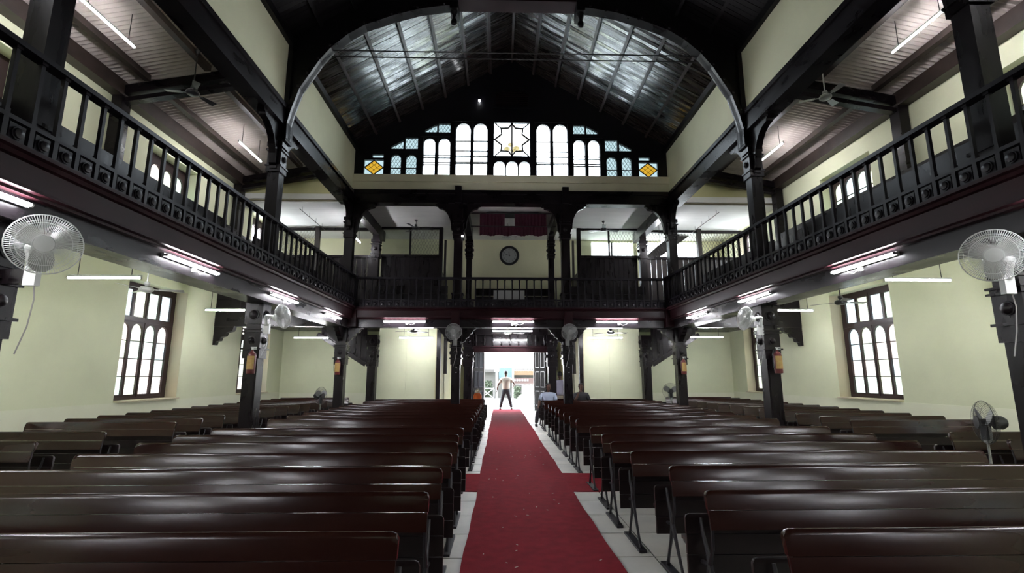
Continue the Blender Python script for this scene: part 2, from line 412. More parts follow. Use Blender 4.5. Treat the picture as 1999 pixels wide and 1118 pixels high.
# ------------------------------------------------------------------ nave roof
def zr(x): return 11.98 - .6 * abs(x)
rf = struct('ceiling_nave', MB(), M['black'], 'dark boarded gable roof of the nave')
mb = MB()
for s in (-1, 1):
    v = [(0, YB, zr(0) + .03), (s * 5.3, YB, zr(5.3) + .03), (s * 5.3, 15.3, zr(5.3) + .03), (0, 15.3, zr(0) + .03)]
    v += [(a, b, c + .08) for a, b, c in v]
    mb.add(v, [(0, 1, 2, 3), (4, 5, 6, 7), (0, 1, 5, 4), (1, 2, 6, 5), (2, 3, 7, 6), (3, 0, 4, 7)])
mb.build('roof_deck', M['black'], rf)
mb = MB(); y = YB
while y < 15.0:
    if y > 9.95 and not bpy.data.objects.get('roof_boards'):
        mb.build('roof_boards', M['black'], rf, kind='stuff'); mb = MB()  # near-bay boards coloured black for an unlit roof, same wood as beyond
    wdt = random.uniform(.10, .13)
    for s in (-1, 1):
        a0 = random.uniform(-.010, .004); a1 = random.uniform(-.010, .004)
        p = [(0, y, zr(0) + a0), (s * 5.05, y, zr(5.05) + a0), (s * 5.05, y + wdt - .006, zr(5.05) + a1), (0, y + wdt - .006, zr(0) + a1)]
        q = [(a, b, c + .028) for a, b, c in p]
        mb.add(p + q, [(0, 1, 2, 3), (4, 5, 6, 7), (0, 1, 5, 4), (2, 3, 7, 6)])
    y += wdt
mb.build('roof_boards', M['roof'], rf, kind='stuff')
for i in range(-6, 7):
    x = i * .728; z = zr(x) - .05
    th = 0 if i == 0 else math.atan(.6) * (1 if i > 0 else -1)
    for (ya, yb) in ((YB, 9.95), (10.05, 14.94)):
        MB().cbox((0, 0, 0), (.075, yb - ya, .12), Matrix.Rotation(th, 3, 'Y')).build('purlin', M['purlin'] if ya > 10 else M['black'], rf, loc=(x, (ya + yb) / 2, z))  # near-bay purlins black too, shade put into the colour
# clerestory walls and plates
for s in (-1, 1):
    a, b = sorted((s * 5.0, s * 5.22))
    cw = struct('wall_clerestory_' + SD[s], MB().box(a, b, YB, 15.0, 7.34, 9.0), M['olive'], f'cream clerestory wall above the {SD[s]} gallery beam')
    a, b = sorted((s * 4.95, s * 5.3))
    bm_ = MB().box(a, b, YB, 14.82, 6.85, 7.34)
    a, b = sorted((s * 4.91, s * 4.97)); bm_.box(a, b, YB, 14.9, 7.2, 7.3)
    struct('beam_clerestory', bm_, M['beam'], f'long dark beam along the foot of the {SD[s]} clerestory wall')
    a, b = sorted((s * 4.9, s * 5.02)); MB().box(a, b, YB, 15, 8.72, 8.9).build('cornice', M['black'], cw)

# arch truss at y=10
pts = [(-4.89, 6.55), (-4.90, 6.9), (-4.84, 7.2), (-4.70, 7.7), (-4.52, 8.02), (-4.32, 8.38), (-4.08, 8.70), (-3.74, 9.02), (-3.38, 9.26), (-2.78, 9.50), (-2.22, 9.68), (-1.63, 9.78), (-1.45, 9.79)]
inner = pts + [(-1.40, 9.92), (1.40, 9.92)] + [(-a, b) for a, b in reversed(pts)]
ar = thing('roof_arch', 'big black timber arch with boarded spandrels spanning the nave', 'arch', kind='structure'); del ar['category']
outer = [(-5.0, 6.55), (-5.0, 9.0), (0, 11.95), (5.0, 9.0), (5.0, 6.55)] + [(a, b) for a, b in reversed(inner)]
plate(outer, [], .12, 'xz', 10.0).build('spandrel', M['black'], ar)
for s in (-1, 1):
    ring = pts if s < 0 else [(-a, b) for a, b in pts]
    op = []
    for i, (a, b) in enumerate(ring):
        p0 = Vector(ring[max(i - 1, 0)]); p1 = Vector(ring[min(i + 1, len(ring) - 1)]); d = (p1 - p0).normalized(); nn = Vector((-d.y, d.x)) if s < 0 else Vector((d.y, -d.x))
        op.append((a + nn.x * .1, b + nn.y * .1))
    plate(list(ring) + op[::-1], [], .24, 'xz', 9.98).build('arch_rib', M['beam'], ar)
    bo = MB()
    for i in range(1, len(ring) - 1):
        a, b = ring[i]; bo.lathe([(.022, -.19), (.022, -.15)], (a * 1.008, 10.02, b + .04), 'y', 8)
    bo.build('bolt', M['iron'], ar)
    # pendant post
    MB().box(s * 1.42 - .09, s * 1.42 + .09, 9.78, 10.24, 9.66, 11.0).build('pendant_post', M['black'], ar)
    MB().lathe([(.07, 9.62), (.085, 9.58), (.05, 9.53), (.035, 9.47), (.03, 9.42), (.055, 9.39), (.07, 9.34), (.06, 9.28), (.02, 9.25)], (s * 1.42, 9.9, .06), 'z', 14).build('finial', M['black'], ar, True)
    # column from arch spring to post head
    MB().box(*sorted((s * 4.9, s * 5.05)), 9.86, 10.18, 6.5, 8.9).build('arch_leg', M['black'], ar)
MB().box(-1.33, 1.33, 9.82, 10.2, 9.90, 10.08).build('collar', M['fascia'], ar)
for z in (8.70, 8.55):
    MB().tube([(-4.1, 9.98, z), (4.05, 9.98, z)], .014, 6).build('tie_rod', M['dark'], None, label=f'thin dark tie rod across the arch, {"upper" if z > 8.6 else "lower"} of the two', cat='tie rod', group='tie rods across the arch')

# ------------------------------------------------------------------ gable with leaded windows (y=15)
sh = .06
G = []   # (kind, x0,x1,z0,z1)
def sym(k, a, b, c, d):
    G.append((k, a + sh, b + sh, c, d, -1)); G.append((k, -(b + sh), -(a + sh), c, d, 1))
sym('diam', -4.76, -4.15, 7.9, 8.40); sym('srect', -4.51, -4.16, 8.47, 8.58)
sym('latt', -3.92, -3.60, 7.9, 8.58); sym('latt', -3.44, -3.11, 7.9, 8.58)
sym('tri', -3.93, -3.54, 8.78, 9.07); sym('lrect', -3.48, -3.08, 8.78, 9.16)
sym('lance', -2.88, -2.53, 7.9, 9.14); sym('lance', -2.41, -2.05, 7.9, 9.14)
sym('tri', -2.86, -2.48, 9.36, 9.64); sym('lrect', -2.43, -2.05, 9.36, 9.67)
sym('lance', -1.85, -1.40, 7.9, 9.68); sym('lance', -1.29, -.86, 7.9, 9.68)
G.append(('star', -.58, .58, 8.57, 9.73, 0))
for a, b in ((-.58, -.22), (-.18, .18), (.22, .58)): G.append(('small', a, b, 7.9, 8.39, 0))
holes = []
for k, a, b, c, d, s in G:
    if k in ('latt', 'lance', 'small'): holes.append(arched(a, b, c, d, 10))
    elif k == 'tri': holes.append([(a, c), (b, c), (b, d), (a, c + .07)] if s < 0 else [(a, c), (b, c), (b, c + .07), (a, d)])
    else: holes.append(rect(a, b, c, d))
gw = thing('window_gable', 'stepped band of leaded stained windows in the dark gable', 'window', kind='structure'); del gw['category']
plate([(-5.0, 7.86), (5.0, 7.86), (5.0, 8.98), (0, 11.98), (-5.0, 8.98)], holes, .10, 'xz', 15.0).build('gable_boarding', M['gable'], gw)
tr = MB()
for k, a, b, c, d, s in G:                      # raised mullions round the lancets
    if k == 'lance':
        for x in (a - .035, b + .035): tr.box(x - .018, x + .018, 14.9, 14.96, 7.88, d + .02)
tr.box(-1.95, -.72, 14.9, 14.96, 9.73, 9.77).box(.72, 1.95, 14.9, 14.96, 9.73, 9.77).box(-2.95, -1.98, 14.9, 14.96, 9.2, 9.25).box(1.98, 2.95, 14.9, 14.96, 9.2, 9.25)
tr.build('mullion', M['gable'], gw)
def clip_seg(p, q, poly):
    """part of segment p-q inside convex polygon"""
    t0, t1 = 0., 1.; dx, dy = q[0] - p[0], q[1] - p[1]; n_ = len(poly)
    ar_ = sum(poly[i][0] * poly[(i + 1) % n_][1] - poly[(i + 1) % n_][0] * poly[i][1] for i in range(n_))
    sg = 1 if ar_ > 0 else -1
    for i in range(n_):
        ax, ay = poly[i]; bx, by = poly[(i + 1) % n_]; nx, ny = -(by - ay) * sg, (bx - ax) * sg
        d0 = (p[0] - ax) * nx + (p[1] - ay) * ny; dd = dx * nx + dy * ny
        if abs(dd) < 1e-9:
            if d0 < 0: return None
            continue
        t = -d0 / dd
        if dd > 0: t0 = max(t0, t)
        else: t1 = min(t1, t)
    if t0 >= t1: return None
    return (p[0] + dx * t0, p[1] + dy * t0), (p[0] + dx * t1, p[1] + dy * t1)
def came(mb, p, q, r=.006): mb.beam((p[0], 14.99, p[1]), (q[0], 14.99, q[1]), r * 2, r * 2)
def lattice(mb, poly, st=.11, r=.0045):
    xs = [p[0] for p in poly]; zs = [p[1] for p in poly]; W = max(xs) - min(xs) + max(zs) - min(zs)
    k_ = -W
    while k_ < W * 2:
        for sg in (1, -1):
            x0 = min(xs) + k_ if sg > 0 else max(xs) - k_
            c_ = clip_seg((x0 - sg * 3 * .6, min(zs) - 3), (x0 + sg * 3 * .6, min(zs) + 3), poly)
            if c_: came(mb, *c_, r)
        k_ += st
for (k, a, b, c, d, s), poly in zip(G, holes):
    mm = {'lance': 'g_clear', 'small': 'g_clear', 'latt': 'g_cool', 'lrect': 'g_cool', 'tri': 'g_cool', 'srect': 'g_cool', 'star': 'g_clear', 'diam': 'g_cool'}[k]
    led = MB()
    if k in ('lance',):
        zz = [9.08, 8.74, 8.56, 8.36, 8.31] if d > 9.5 else [8.58, 8.50, 8.33, 8.26]
        edges = [c] + sorted(z for z in (zz if d > 9.5 else [8.58, 8.33])) + [d]
        for z in zz: came(led, (a, z), (b, z), .016)
        for z0, z1 in zip(edges, edges[1:]):
            pl = arched(a - .01, b + .01, z0, z1, 10) if z1 == d else rect(a - .01, b + .01, z0, z1)
            if z1 - z0 > .03: plate(pl, [], .004, 'xz', 15.02).build('pane', M[mm], gw)
    elif k == 'diam':
        cx, cz = (a + b) / 2, (c + d) / 2
        dm = [(a + .01, cz), (cx, c + .01), (b - .01, cz), (cx, d - .01)]
        plate(dm, [], .004, 'xz', 15.01).build('pane', M['g_amber'], gw, label='amber glass diamond')
        for cr_ in ([(a, c), (cx, c), (a, cz)], [(b, c), (b, cz), (cx, c)], [(a, d), (a, cz), (cx, d)], [(b, d), (cx, d), (b, cz)]):
            plate(cr_, [], .004, 'xz', 15.02).build('pane', M['g_cool'], gw)
        for i in range(4): came(led, dm[i], dm[(i + 1) % 4], .014)
        for f in (1 / 3, 2 / 3):
            for u in (0, 1):
                p0 = Vector(dm[u]).lerp(Vector(dm[u + 1]), f); p1 = Vector(dm[(u + 3) % 4]).lerp(Vector(dm[u + 2]), f); came(led, p0, p1, .005)
    elif k == 'star':
        cx, cz = (a + b) / 2, (c + d) / 2; R_ = (b - a) / 2
        a1 = .42 * R_ * 1; P = []
        oct_ = [(-.98, 0), (-.6, -.42), (-.6, -.9), (-.2, -.7), (0, -.98)]
        q1 = [(-.98, 0), (-.58, -.33), (-.62, -.68), (-.2, -.7), (0, -.98)]
        full = []
        for sx, sz in ((1, 1), (-1, 1), (-1, -1), (1, -1)):
            seg = [(x * sx, z * sz) for x, z in q1]
            if sx * sz < 0: seg = seg[::-1]
            full += seg[:-1]
        full = [(cx + x * R_, cz + z * R_) for x, z in full]
        plate(rect(a - .01, b + .01, c - .01, d + .01), [full], .004, 'xz', 15.02).build('pane', M['g_clear'], gw)
        plate(full, [], .004, 'xz', 15.02).build('pane', M['g_warm'], gw, label='warm tinted star glass')
        for px_, pz_, pr_ in ((-.16, -.30, .10), (.14, -.28, .11), (-.04, -.16, .09), (.02, -.36, .08), (.27, -.36, .06)):
            plate([(cx + px_ + pr_ * math.cos(a_ * 1.047 + pz_ * 9), cz + pz_ + pr_ * .8 * math.sin(a_ * 1.047 + pz_ * 9)) for a_ in range(6)], [], .004, 'xz', 15.03).build('pane', M['g_yellow'], gw)
        for i in range(len(full)): came(led, full[i], full[(i + 1) % len(full)], .021)
        for sx in (-1, 1):
            for sz in (-1, 1):
                came(led, (cx + sx * .62 * R_, cz + sz * .68 * R_), (cx + sx * .95 * R_, cz + sz * .98 * R_), .018)
        came(led, (cx, c), (cx, d), .02)
    else:
        plate([(x, z) for x, z in poly], [], .004, 'xz', 15.02).build('pane', M[mm], gw)
        if k in ('latt', 'lrect', 'tri'): lattice(led, poly)
        if k == 'latt': came(led, (a, 8.13), (b, 8.13), .014)
    if led.v: led.build('lead_came', M['dark'], gw)
lv = MB()
plate([(-.62, 10.2), (.62, 10.2), (.62, 10.7), (.4, 10.88), (.15, 10.95), (-.15, 10.95), (-.4, 10.88), (-.62, 10.7)], [[(-.54, 10.27), (.54, 10.27), (.54, 10.66), (.34, 10.8), (.12, 10.87), (-.12, 10.87), (-.34, 10.8), (-.54, 10.66)]], .09, 'xz', 14.9).build('vent_frame', M['gable'], gw)
for i in range(8):
    z = 10.3 + i * .07; hw = .54 if z < 10.66 else .54 - (z - 10.66) * 1.6
    MB().cbox((0, 14.93, z), (hw * 2, .06, .012), Matrix.Rotation(.7, 3, 'X')).build('slat', M['fascia'], gw)
MB().lathe([(.0, -.03), (.035, -.02), (.042, 0), (.035, .025), (0, .035)], (-1.06, 14.88, 10.45), 'z', 12).build('small_bulb', M['bulb'], None, True, label='small bright lamp high on the dark gable', cat='lamp')
# cream band and beam under the gable
bd = struct('trim_1', MB().box(-5.0, 5.0, 14.86, 15.12, 7.36, 7.62).box(-5.0, 5.0, 14.9, 15.12, 7.62, 7.64).box(-5.0, 5.0, 14.84, 15.12, 7.64, 7.87), M['band'], 'cream plaster band below the gable windows')
rb = MB().box(-5.3, 5.3, 14.82, 15.16, 6.93, 7.33).box(-5.3, 5.3, 14.78, 14.84, 7.22, 7.34)
for x in (-1.68, 1.68): rb.box(x - .1, x + .1, 14.74, 14.86, 6.93, 7.46)
struct('beam_rear_upper', rb, M['beam'], 'dark beam over the rear gallery openings')
for s in (-1, 1):
    a, b = sorted((s * 5.25, s * 8.66))
    plate([(s * 5.22, 7.3), (s * 8.66, 7.3), (s * 8.66, 7.88), (s * 5.22, 8.62)], [], .12, 'xz', 15.3).build('wall_upper_end', M['beige'], None, kind='structure', label=f'beige gable end wall above the rear ceiling, {SD[s]}')
    struct('trim_2', MB().box(a, b, 15.16, 15.34, 7.1, 7.32), M['cream'], f'cream beam at the rear end of the {SD[s]} gallery')
# rear gallery ceiling: white boards
cl = struct('ceiling_rear_gallery', MB().box(-8.7, 8.7, 15.1, 19.5, 7.12, 7.3), M['whiteboard'], 'white boarded ceiling over the rear gallery')
ys = [15.16, 15.75, 16.35, 16.95, 17.6, 18.25, 18.8, 19.28]
for i, (a, b) in enumerate(zip(ys, ys[1:])):
    for (u, v) in ((-8.6, -4.8), (-4.8, 0), (0, 4.8), (4.8, 8.6)):
        z = 7.0 + random.uniform(-.012, .012)
        MB().add([(u + .005, a, z + .03), (v - .005, a, z + .03), (v - .005, b - .012, z), (u + .005, b - .012, z), (u + .005, a, z + .06), (v - .005, a, z + .06), (v - .005, b - .012, z + .06), (u + .005, b - .012, z + .06)],
                 [(0, 1, 2, 3), (4, 5, 6, 7), (0, 1, 5, 4), (1, 2, 6, 5), (2, 3, 7, 6), (3, 0, 4, 7)]).build('board', M['whiteboard'], cl)
for s in (-1, 1):
    q = MB().tube([(s * 6.75, 15.3, 6.86), (s * 6.75, 17.6, 6.86)], .012, 6)
    for y in (15.5, 16.1, 16.7, 17.3): q.tube([(s * 6.75, y, 6.86), (s * 6.75, y, 7.0)], .006, 5)
    q.build('conduit', M['sbrown'], cl)
# beams running back from the posts
for x in (-4.83, -1.5, 1.5, 4.83):
    struct('beam_gallery', MB().box(x - .12, x + .12, 15.16, 18.3 if abs(x) > 3 else 18.0, 6.62, 6.98), M['beam'], f'dark beam running back over the rear gallery at {"the outer" if abs(x) > 3 else "an inner"} post, {"left" if x < 0 else "right"}')

# ------------------------------------------------------------------ side gallery roofs
def zs(x): return 7.85 + .2 * (8.65 - abs(x))
for s in (-1, 1):
    y0 = YB; p = .105; n_ = int((15.3 - y0) / p * 6)
    v = []; f = []
    for i in range(n_ + 1):
        y = y0 + (15.3 - y0) * i / n_; dz = .019 * math.sin(2 * PI * (y - y0) / p)
        v += [(s * 5.15, y, zs(5.15) + dz), (s * 8.75, y, zs(8.75) + dz)]
    for i in range(n_): f.append((2 * i, 2 * i + 1, 2 * i + 3, 2 * i + 2))
    mb = MB(); mb.add(v, f); cs = mb.build('ceiling_gallery_' + SD[s], M['corr'], None, True, 'structure', f'grey brown corrugated roof sheet over the {SD[s]} gallery')
    mb = MB().add([(s * 5.0, YB, 9.1), (s * 9.35, YB, 8.2), (s * 9.35, 15.4, 8.2), (s * 5.0, 15.4, 9.1)], [(0, 1, 2, 3)]); mb.build('outer_roof', M['dark'], cs)
    for x, w_, h_ in ((5.75, .1, .1), (6.7, .13, .13), (7.95, .13, .13)):
        for ya, yb in ((YB, 4.9), (5.1, 9.9), (10.1, 15.0)):
            MB().box(s * x - w_ / 2, s * x + w_ / 2, ya, yb, zs(x) - h_ - .02, zs(x) - .018).build('purlin', M['sbrown'], cs)
    a, b = sorted((s * 8.4, s * 8.66)); MB().box(a, b, YB, 15.2, 7.5, 7.82).build('wall_plate', M['sbrown'], cs)
    for y in (0, 5, 10, 14.95):
        MB().beam((s * 5.2, y, 8.22 + .02), (s * 8.65, y, 7.6), .2, .2).beam((s * 5.2, y, 7.98), (s * 8.5, y, 7.40), .16, .1).build('rafter', M['beam'], cs)
        if y in (5, 10, 14.95):
            a, b = sorted((s * 8.4, s * 8.62)); MB().box(a, b, y - .13, y + .13, 4.9, 7.5).build('wall_post', M['beam'], cs)
    # pale conduit along the second purlin
    MB().tube([(s * 6.2, 2, 8.05), (s * 6.2, 9.6, 8.05), (s * 6.15, 9.8, 7.75), (s * 5.6, 9.84, 7.82)], .014, 6).tube([(s * 6.15, 9.8, 7.75), (s * 6.05, 10.3, 8.0), (s * 6.05, 14.6, 8.05)], .014, 6).build('conduit', M['wire'], cs)

# ------------------------------------------------------------------ galleries: floor edge, fascia, tiers
def xq(s, a, b): return sorted((s * a, s * b))
for s in (-1, 1):
    # floor / tiers
    g = struct('floor_gallery_' + SD[s], MB().box(*xq(s, 4.72, 5.9), YB, 15, 3.5, 3.62).box(*xq(s, 5.9, 7.1), YB, 15, 4.0, 4.12).box(*xq(s, 5.9, 5.98), YB, 15, 3.62, 4.1).box(*xq(s, 7.1, 8.66), YB, 15, 4.5, 4.62).box(*xq(s, 7.1, 7.18), YB, 15, 4.1, 4.6), M['wood'], f'dark stepped floor of the {SD[s]} gallery')
    # fascia profile extruded along y
    prof = [(4.60, 3.62), (4.60, 3.585), (4.65, 3.575), (4.67, 3.54), (4.715, 3.53), (4.735, 3.33), (4.71, 3.325), (4.71, 3.295), (4.76, 3.285), (4.76, 3.255), (5.0, 3.255), (5.28, 3.255), (5.28, 3.5), (4.8, 3.62)]
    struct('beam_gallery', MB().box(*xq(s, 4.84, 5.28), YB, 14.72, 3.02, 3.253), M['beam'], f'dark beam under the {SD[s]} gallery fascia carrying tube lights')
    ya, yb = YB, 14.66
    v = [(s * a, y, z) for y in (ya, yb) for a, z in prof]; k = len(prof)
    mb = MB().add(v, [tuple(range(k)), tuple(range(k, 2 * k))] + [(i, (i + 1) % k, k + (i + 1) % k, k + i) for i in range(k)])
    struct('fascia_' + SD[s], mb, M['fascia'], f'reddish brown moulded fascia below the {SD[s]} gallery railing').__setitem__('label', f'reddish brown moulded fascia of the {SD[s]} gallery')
prof = [(14.60, 3.62), (14.60, 3.585), (14.65, 3.575), (14.67, 3.54), (14.72, 3.53), (14.74, 3.36), (14.71, 3.355), (14.71, 3.325), (14.78, 3.315), (14.80, 3.28), (14.86, 3.27), (15.2, 3.27), (15.2, 3.5), (14.8, 3.62)]
struct('beam_rear_gallery', MB().box(-4.84, 4.84, 14.86, 15.2, 3.05, 3.268), M['beam'], 'dark beam under the rear gallery fascia carrying tube lights')
k = len(prof); v = [(x, a, z) for x in (-4.66, 4.66) for a, z in prof]
mb = MB().add(v, [tuple(range(k)), tuple(range(k, 2 * k))] + [(i, (i + 1) % k, k + (i + 1) % k, k + i) for i in range(k)])
for x in (-1.68, 1.68): mb.box(x - .12, x + .12, 14.68, 14.9, 3.07, 3.5)
mb.box(-5.3, -4.6, 14.66, 15.2, 3.05, 3.6).box(4.6, 5.3, 14.66, 15.2, 3.05, 3.6)
struct('fascia_rear', mb, M['fascia'], 'dark moulded fascia of the rear gallery')
struct('floor_rear_gallery', MB().box(-8.65, 8.65, 14.8, 19.3, 3.5, 3.62), M['wood'], 'dark floor of the rear gallery')

# railings
BAL = MB(); w_ = .019
BAL.box(-.024, .024, -.024, .024, 0, .3).box(-w_, w_, -w_, w_, .3, .90).box(-.034, .034, -.034, .034, -.0, .045).box(-.03, .03, -.03, .03, .865, .90)
BALm = BAL.mesh('baluster', M['rail'])
RO = MB().box(-.012, .012, -.075, .075, .03, .20).lathe([(.052, -.028), (.045, -.042), (.022, -.05), (.0, -.052)], (0, 0, .115), 'x', 10).lathe([(.062, -.012), (.062, -.028), (.052, -.028)], (0, 0, .115), 'x', 10)
ROm = RO.mesh('rosette', M['rail'], True)
def railing(name, label, s, side):
    t = thing(name, label, 'railing')
    if side:
        X = s * 4.68; a, b = .6, 14.55; nb = 56; dy = (b - a) / nb
        MB().box(*xq(s, 4.62, 4.75), a - 1.5, 14.61, 4.50, 4.545).box(*xq(s, 4.64, 4.73), a - 1.5, 14.61, 4.545, 4.565).build('handrail', M['rail'], t)
        MB().box(*xq(s, 4.655, 4.705), a - 1.5, 14.61, 3.83, 3.87).build('mid_rail', M['rail'], t)
        MB().box(*xq(s, 4.62, 4.74), a - 1.5, 14.61, 3.60, 3.635).build('base_rail', M['rail'], t)
        for i in range(nb + 1):
            o = link('baluster', BALm, t, loc=(X, a + i * dy, 3.61))
            if i < nb:
                o = link('rosette', ROm, t, loc=(X, a + (i + .5) * dy, 3.61)); o.rotation_euler.z = 0 if s > 0 else PI
    else:
        Y = 14.68; a, b = -4.62, 4.62; nb = 42; dx = (b - a) / nb
        MB().box(a, b, 14.62, 14.75, 4.47, 4.515).box(a, b, 14.64, 14.73, 4.515, 4.535).build('handrail', M['rail'], t)
        MB().box(a, b, 14.655, 14.705, 3.83, 3.87).build('mid_rail', M['rail'], t)
        MB().box(a, b, 14.62, 14.74, 3.60, 3.635).build('base_rail', M['rail'], t)
        for i in range(nb + 1):
            o = link('baluster', BALm, t, loc=(a + i * dx, Y, 3.58))
            if i < nb:
                o = link('rosette', ROm, t, loc=(a + (i + .5) * dx, Y, 3.61)); o.rotation_euler.z = PI / 2
        for x in (-4.66, 4.66): MB().box(x - .05, x + .05, 14.63, 14.73, 3.6, 4.58).build('newel', M['rail'], t)
    return t
railing('gallery_railing', 'dark baluster railing along the left side gallery', -1, True)
railing('gallery_railing', 'dark baluster railing along the right side gallery', 1, True)
railing('gallery_railing', 'dark baluster railing across the front of the rear gallery', 0, False)

# gallery benches (tiered)
def gbench(L):
    r = thing('gallery_bench', '', 'bench')
    # local: along y, facing -x (towards nave when s=+1)
    MB().box(.0, .34, -L / 2, L / 2, .40, .44).build('seat', M['wood'], r)
    MB().box(.34, .375, -L / 2, L / 2, .30, .62).build('back_plank', M['wood'], r)
    MB().box(.35, .385, -L / 2, L / 2, .63, .98).build('back_plank', M['wood'], r)
    for y in (-L / 2 + .05, 0, L / 2 - .05):
        MB().box(.02, .36, y - .03, y + .03, 0, .40).build('leg', M['wood'], r)
    return r
gb = gbench(3.9); first = True
bayname = {2.5: 'the bay nearest the viewpoint', 7.5: 'the middle bay', 12.5: 'the bay nearest the rear'}
for s in (-1, 1):
    for r, (x, z) in enumerate(((5.35, 3.62), (6.5, 4.12), (7.75, 4.62))):
        for y in (2.5, 7.5, 12.5):
            lab = f'dark {["front", "middle", "top"][r]} tier bench of the {SD[s]} gallery in {bayname[y]}'
            if first: o = gb; first = False; o.location = (s * x, y, z); o.rotation_euler.z = 0 if s > 0 else PI; o['label'] = lab; o['group'] = 'tiered gallery benches'
            else: o = dup(gb, None, (s * x, y, z), 0 if s > 0 else PI, lab, 'tiered gallery benches')
for s in (-1, 1):     # dark wainscot behind the top tier
    MB().box(*xq(s, 8.60, 8.648), YB, 15, 4.62, 4.9).box(*xq(s, 8.3, 8.62), YB, 14.8, 5.55, 5.6).box(*xq(s, 8.3, 8.34), YB, 14.8, 4.62, 5.95).build('trim_wainscot', M['wood'], None, kind='structure', label=f'dark boarded parapet behind the top tier of the {SD[s]} gallery')

# ------------------------------------------------------------------ posts
def boss(mb, c, r, nrm):
    ax = 'x' if abs(nrm[0]) else 'y'; s = nrm[0] or nrm[1]
    mb.lathe([(r * 1.25, 0), (r * 1.25, s * .012), (r, s * .014), (r * .9, s * .035), (r * .45, s * .05), (.001, s * .052)], c, ax, 14)
def bracket(d1, d2, t, style=0):
    """scalloped bracket profile (u outwards, v down)"""
    if style == 0:   # concave quarter with steps
        p = [(0, 0), (d1, 0), (d1, -.05), (d1 - .07, -.07), (d1 - .08, -.11)]
        for i in range(7):
            a = PI / 2 * i / 6; p.append((.10 + (d1 - .20) * math.cos(a + 0) * 1.0 if False else .10 + (d1 - .2) * (1 - math.sin(a)), -.13 - (d2 - .26) * (1 - math.cos(a))))
        p += [(.10, -d2 + .12), (.05, -d2 + .08), (.05, -d2 + .02), (0, -d2)]
        return p
    p = [(0, 0), (d1, 0)]
    n_ = 4
    for i in range(n_):
        u0 = d1 * (1 - i / n_); u1 = d1 * (1 - (i + 1) / n_); v0 = -d2 * i / n_ - .03; v1 = -d2 * (i + 1) / n_
        p += [(u0, v0), (u0 - (u0 - u1) * .35, v0 - (v0 - v1) * .15), (u0 - (u0 - u1) * .8, v0 - (v0 - v1) * .5), (u1 + .01, v1 + .0)]
    p += [(0, -d2)]
    return p
def lower_post(x, y, label, w=.34, br=(), bolts=False, style=1):
    t = thing('carved_post', label, 'post', (x, y, 0), group='carved posts under the galleries')
    h = w / 2
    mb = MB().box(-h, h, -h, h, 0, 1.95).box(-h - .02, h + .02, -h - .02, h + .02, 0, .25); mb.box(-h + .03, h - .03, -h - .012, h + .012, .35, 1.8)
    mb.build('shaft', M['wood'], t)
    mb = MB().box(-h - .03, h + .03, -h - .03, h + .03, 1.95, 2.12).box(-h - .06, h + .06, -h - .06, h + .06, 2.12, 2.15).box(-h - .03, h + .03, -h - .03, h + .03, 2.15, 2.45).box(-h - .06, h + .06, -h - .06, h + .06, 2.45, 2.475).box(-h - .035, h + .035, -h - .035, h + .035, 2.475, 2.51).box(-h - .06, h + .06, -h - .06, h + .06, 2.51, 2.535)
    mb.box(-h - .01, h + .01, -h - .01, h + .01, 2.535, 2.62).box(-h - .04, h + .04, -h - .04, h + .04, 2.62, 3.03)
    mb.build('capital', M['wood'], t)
    for nx, ny in ((1, 0), (-1, 0), (0, -1), (0, 1)):
        b = MB(); boss(b, (nx * (h + .03), ny * (h + .03), 2.3), .06, (nx, ny)); b.build('boss', M['wood'], t, True)
        b = MB(); boss(b, (nx * (h + .04), ny * (h + .04), 2.8), .085, (nx, ny)); b.build('boss', M['wood'], t, True)
    for (dx, dy, d1, d2) in br:
        pr = bracket(d1, d2, .14, style)
        if dx: m_ = plate([(dx * (h + .035 + u), 3.03 + v) for u, v in pr], [], .14, 'xz', 0)
        else: m_ = plate([(dy * (h + .035 + u), 3.03 + v) for u, v in pr], [], .14, 'yz', 0)
        m_.build('bracket', M['wood'], t)
    if bolts:
        for z in (1.72, 1.86): MB().lathe([(.016, -h - .02), (.014, -h - .03)], (0.02, 0, z), 'y', 8).build('bolt', M['plastic'], t)
    return t
for s in (-1, 1):
    for i, y in enumerate((0., 4.7 if s < 0 else 5., 10.)):
        lower_post(-5.2 if s < 0 else 5.08, y, f'dark carved post carrying the {SD[s]} gallery, {["beside the viewpoint", "nearest with a wall fan", "with an extinguisher and white fan"][i]}', .26, [])
    lower_post(s * 5.06, 14.98, f'dark carved corner post where {SD[s]} and rear galleries meet', .26, [(-s, 0, .45, .42), (0, -1, .5, .4), (s, 0, .42, .42)])
    lower_post(s * 1.66, 14.95, f'dark carved post {SD[s]} of the central aisle with a grey fan', .25, [(1, 0, .42, .48), (-1, 0, .42, .48)], True)
    lower_post(s * 4.78, 17.55, f'dark post at the foot of the {SD[s]} gallery stair', .28)
    lower_post(s * 1.46, 17.55, f'dark post {SD[s]} of the entrance portal', .28)

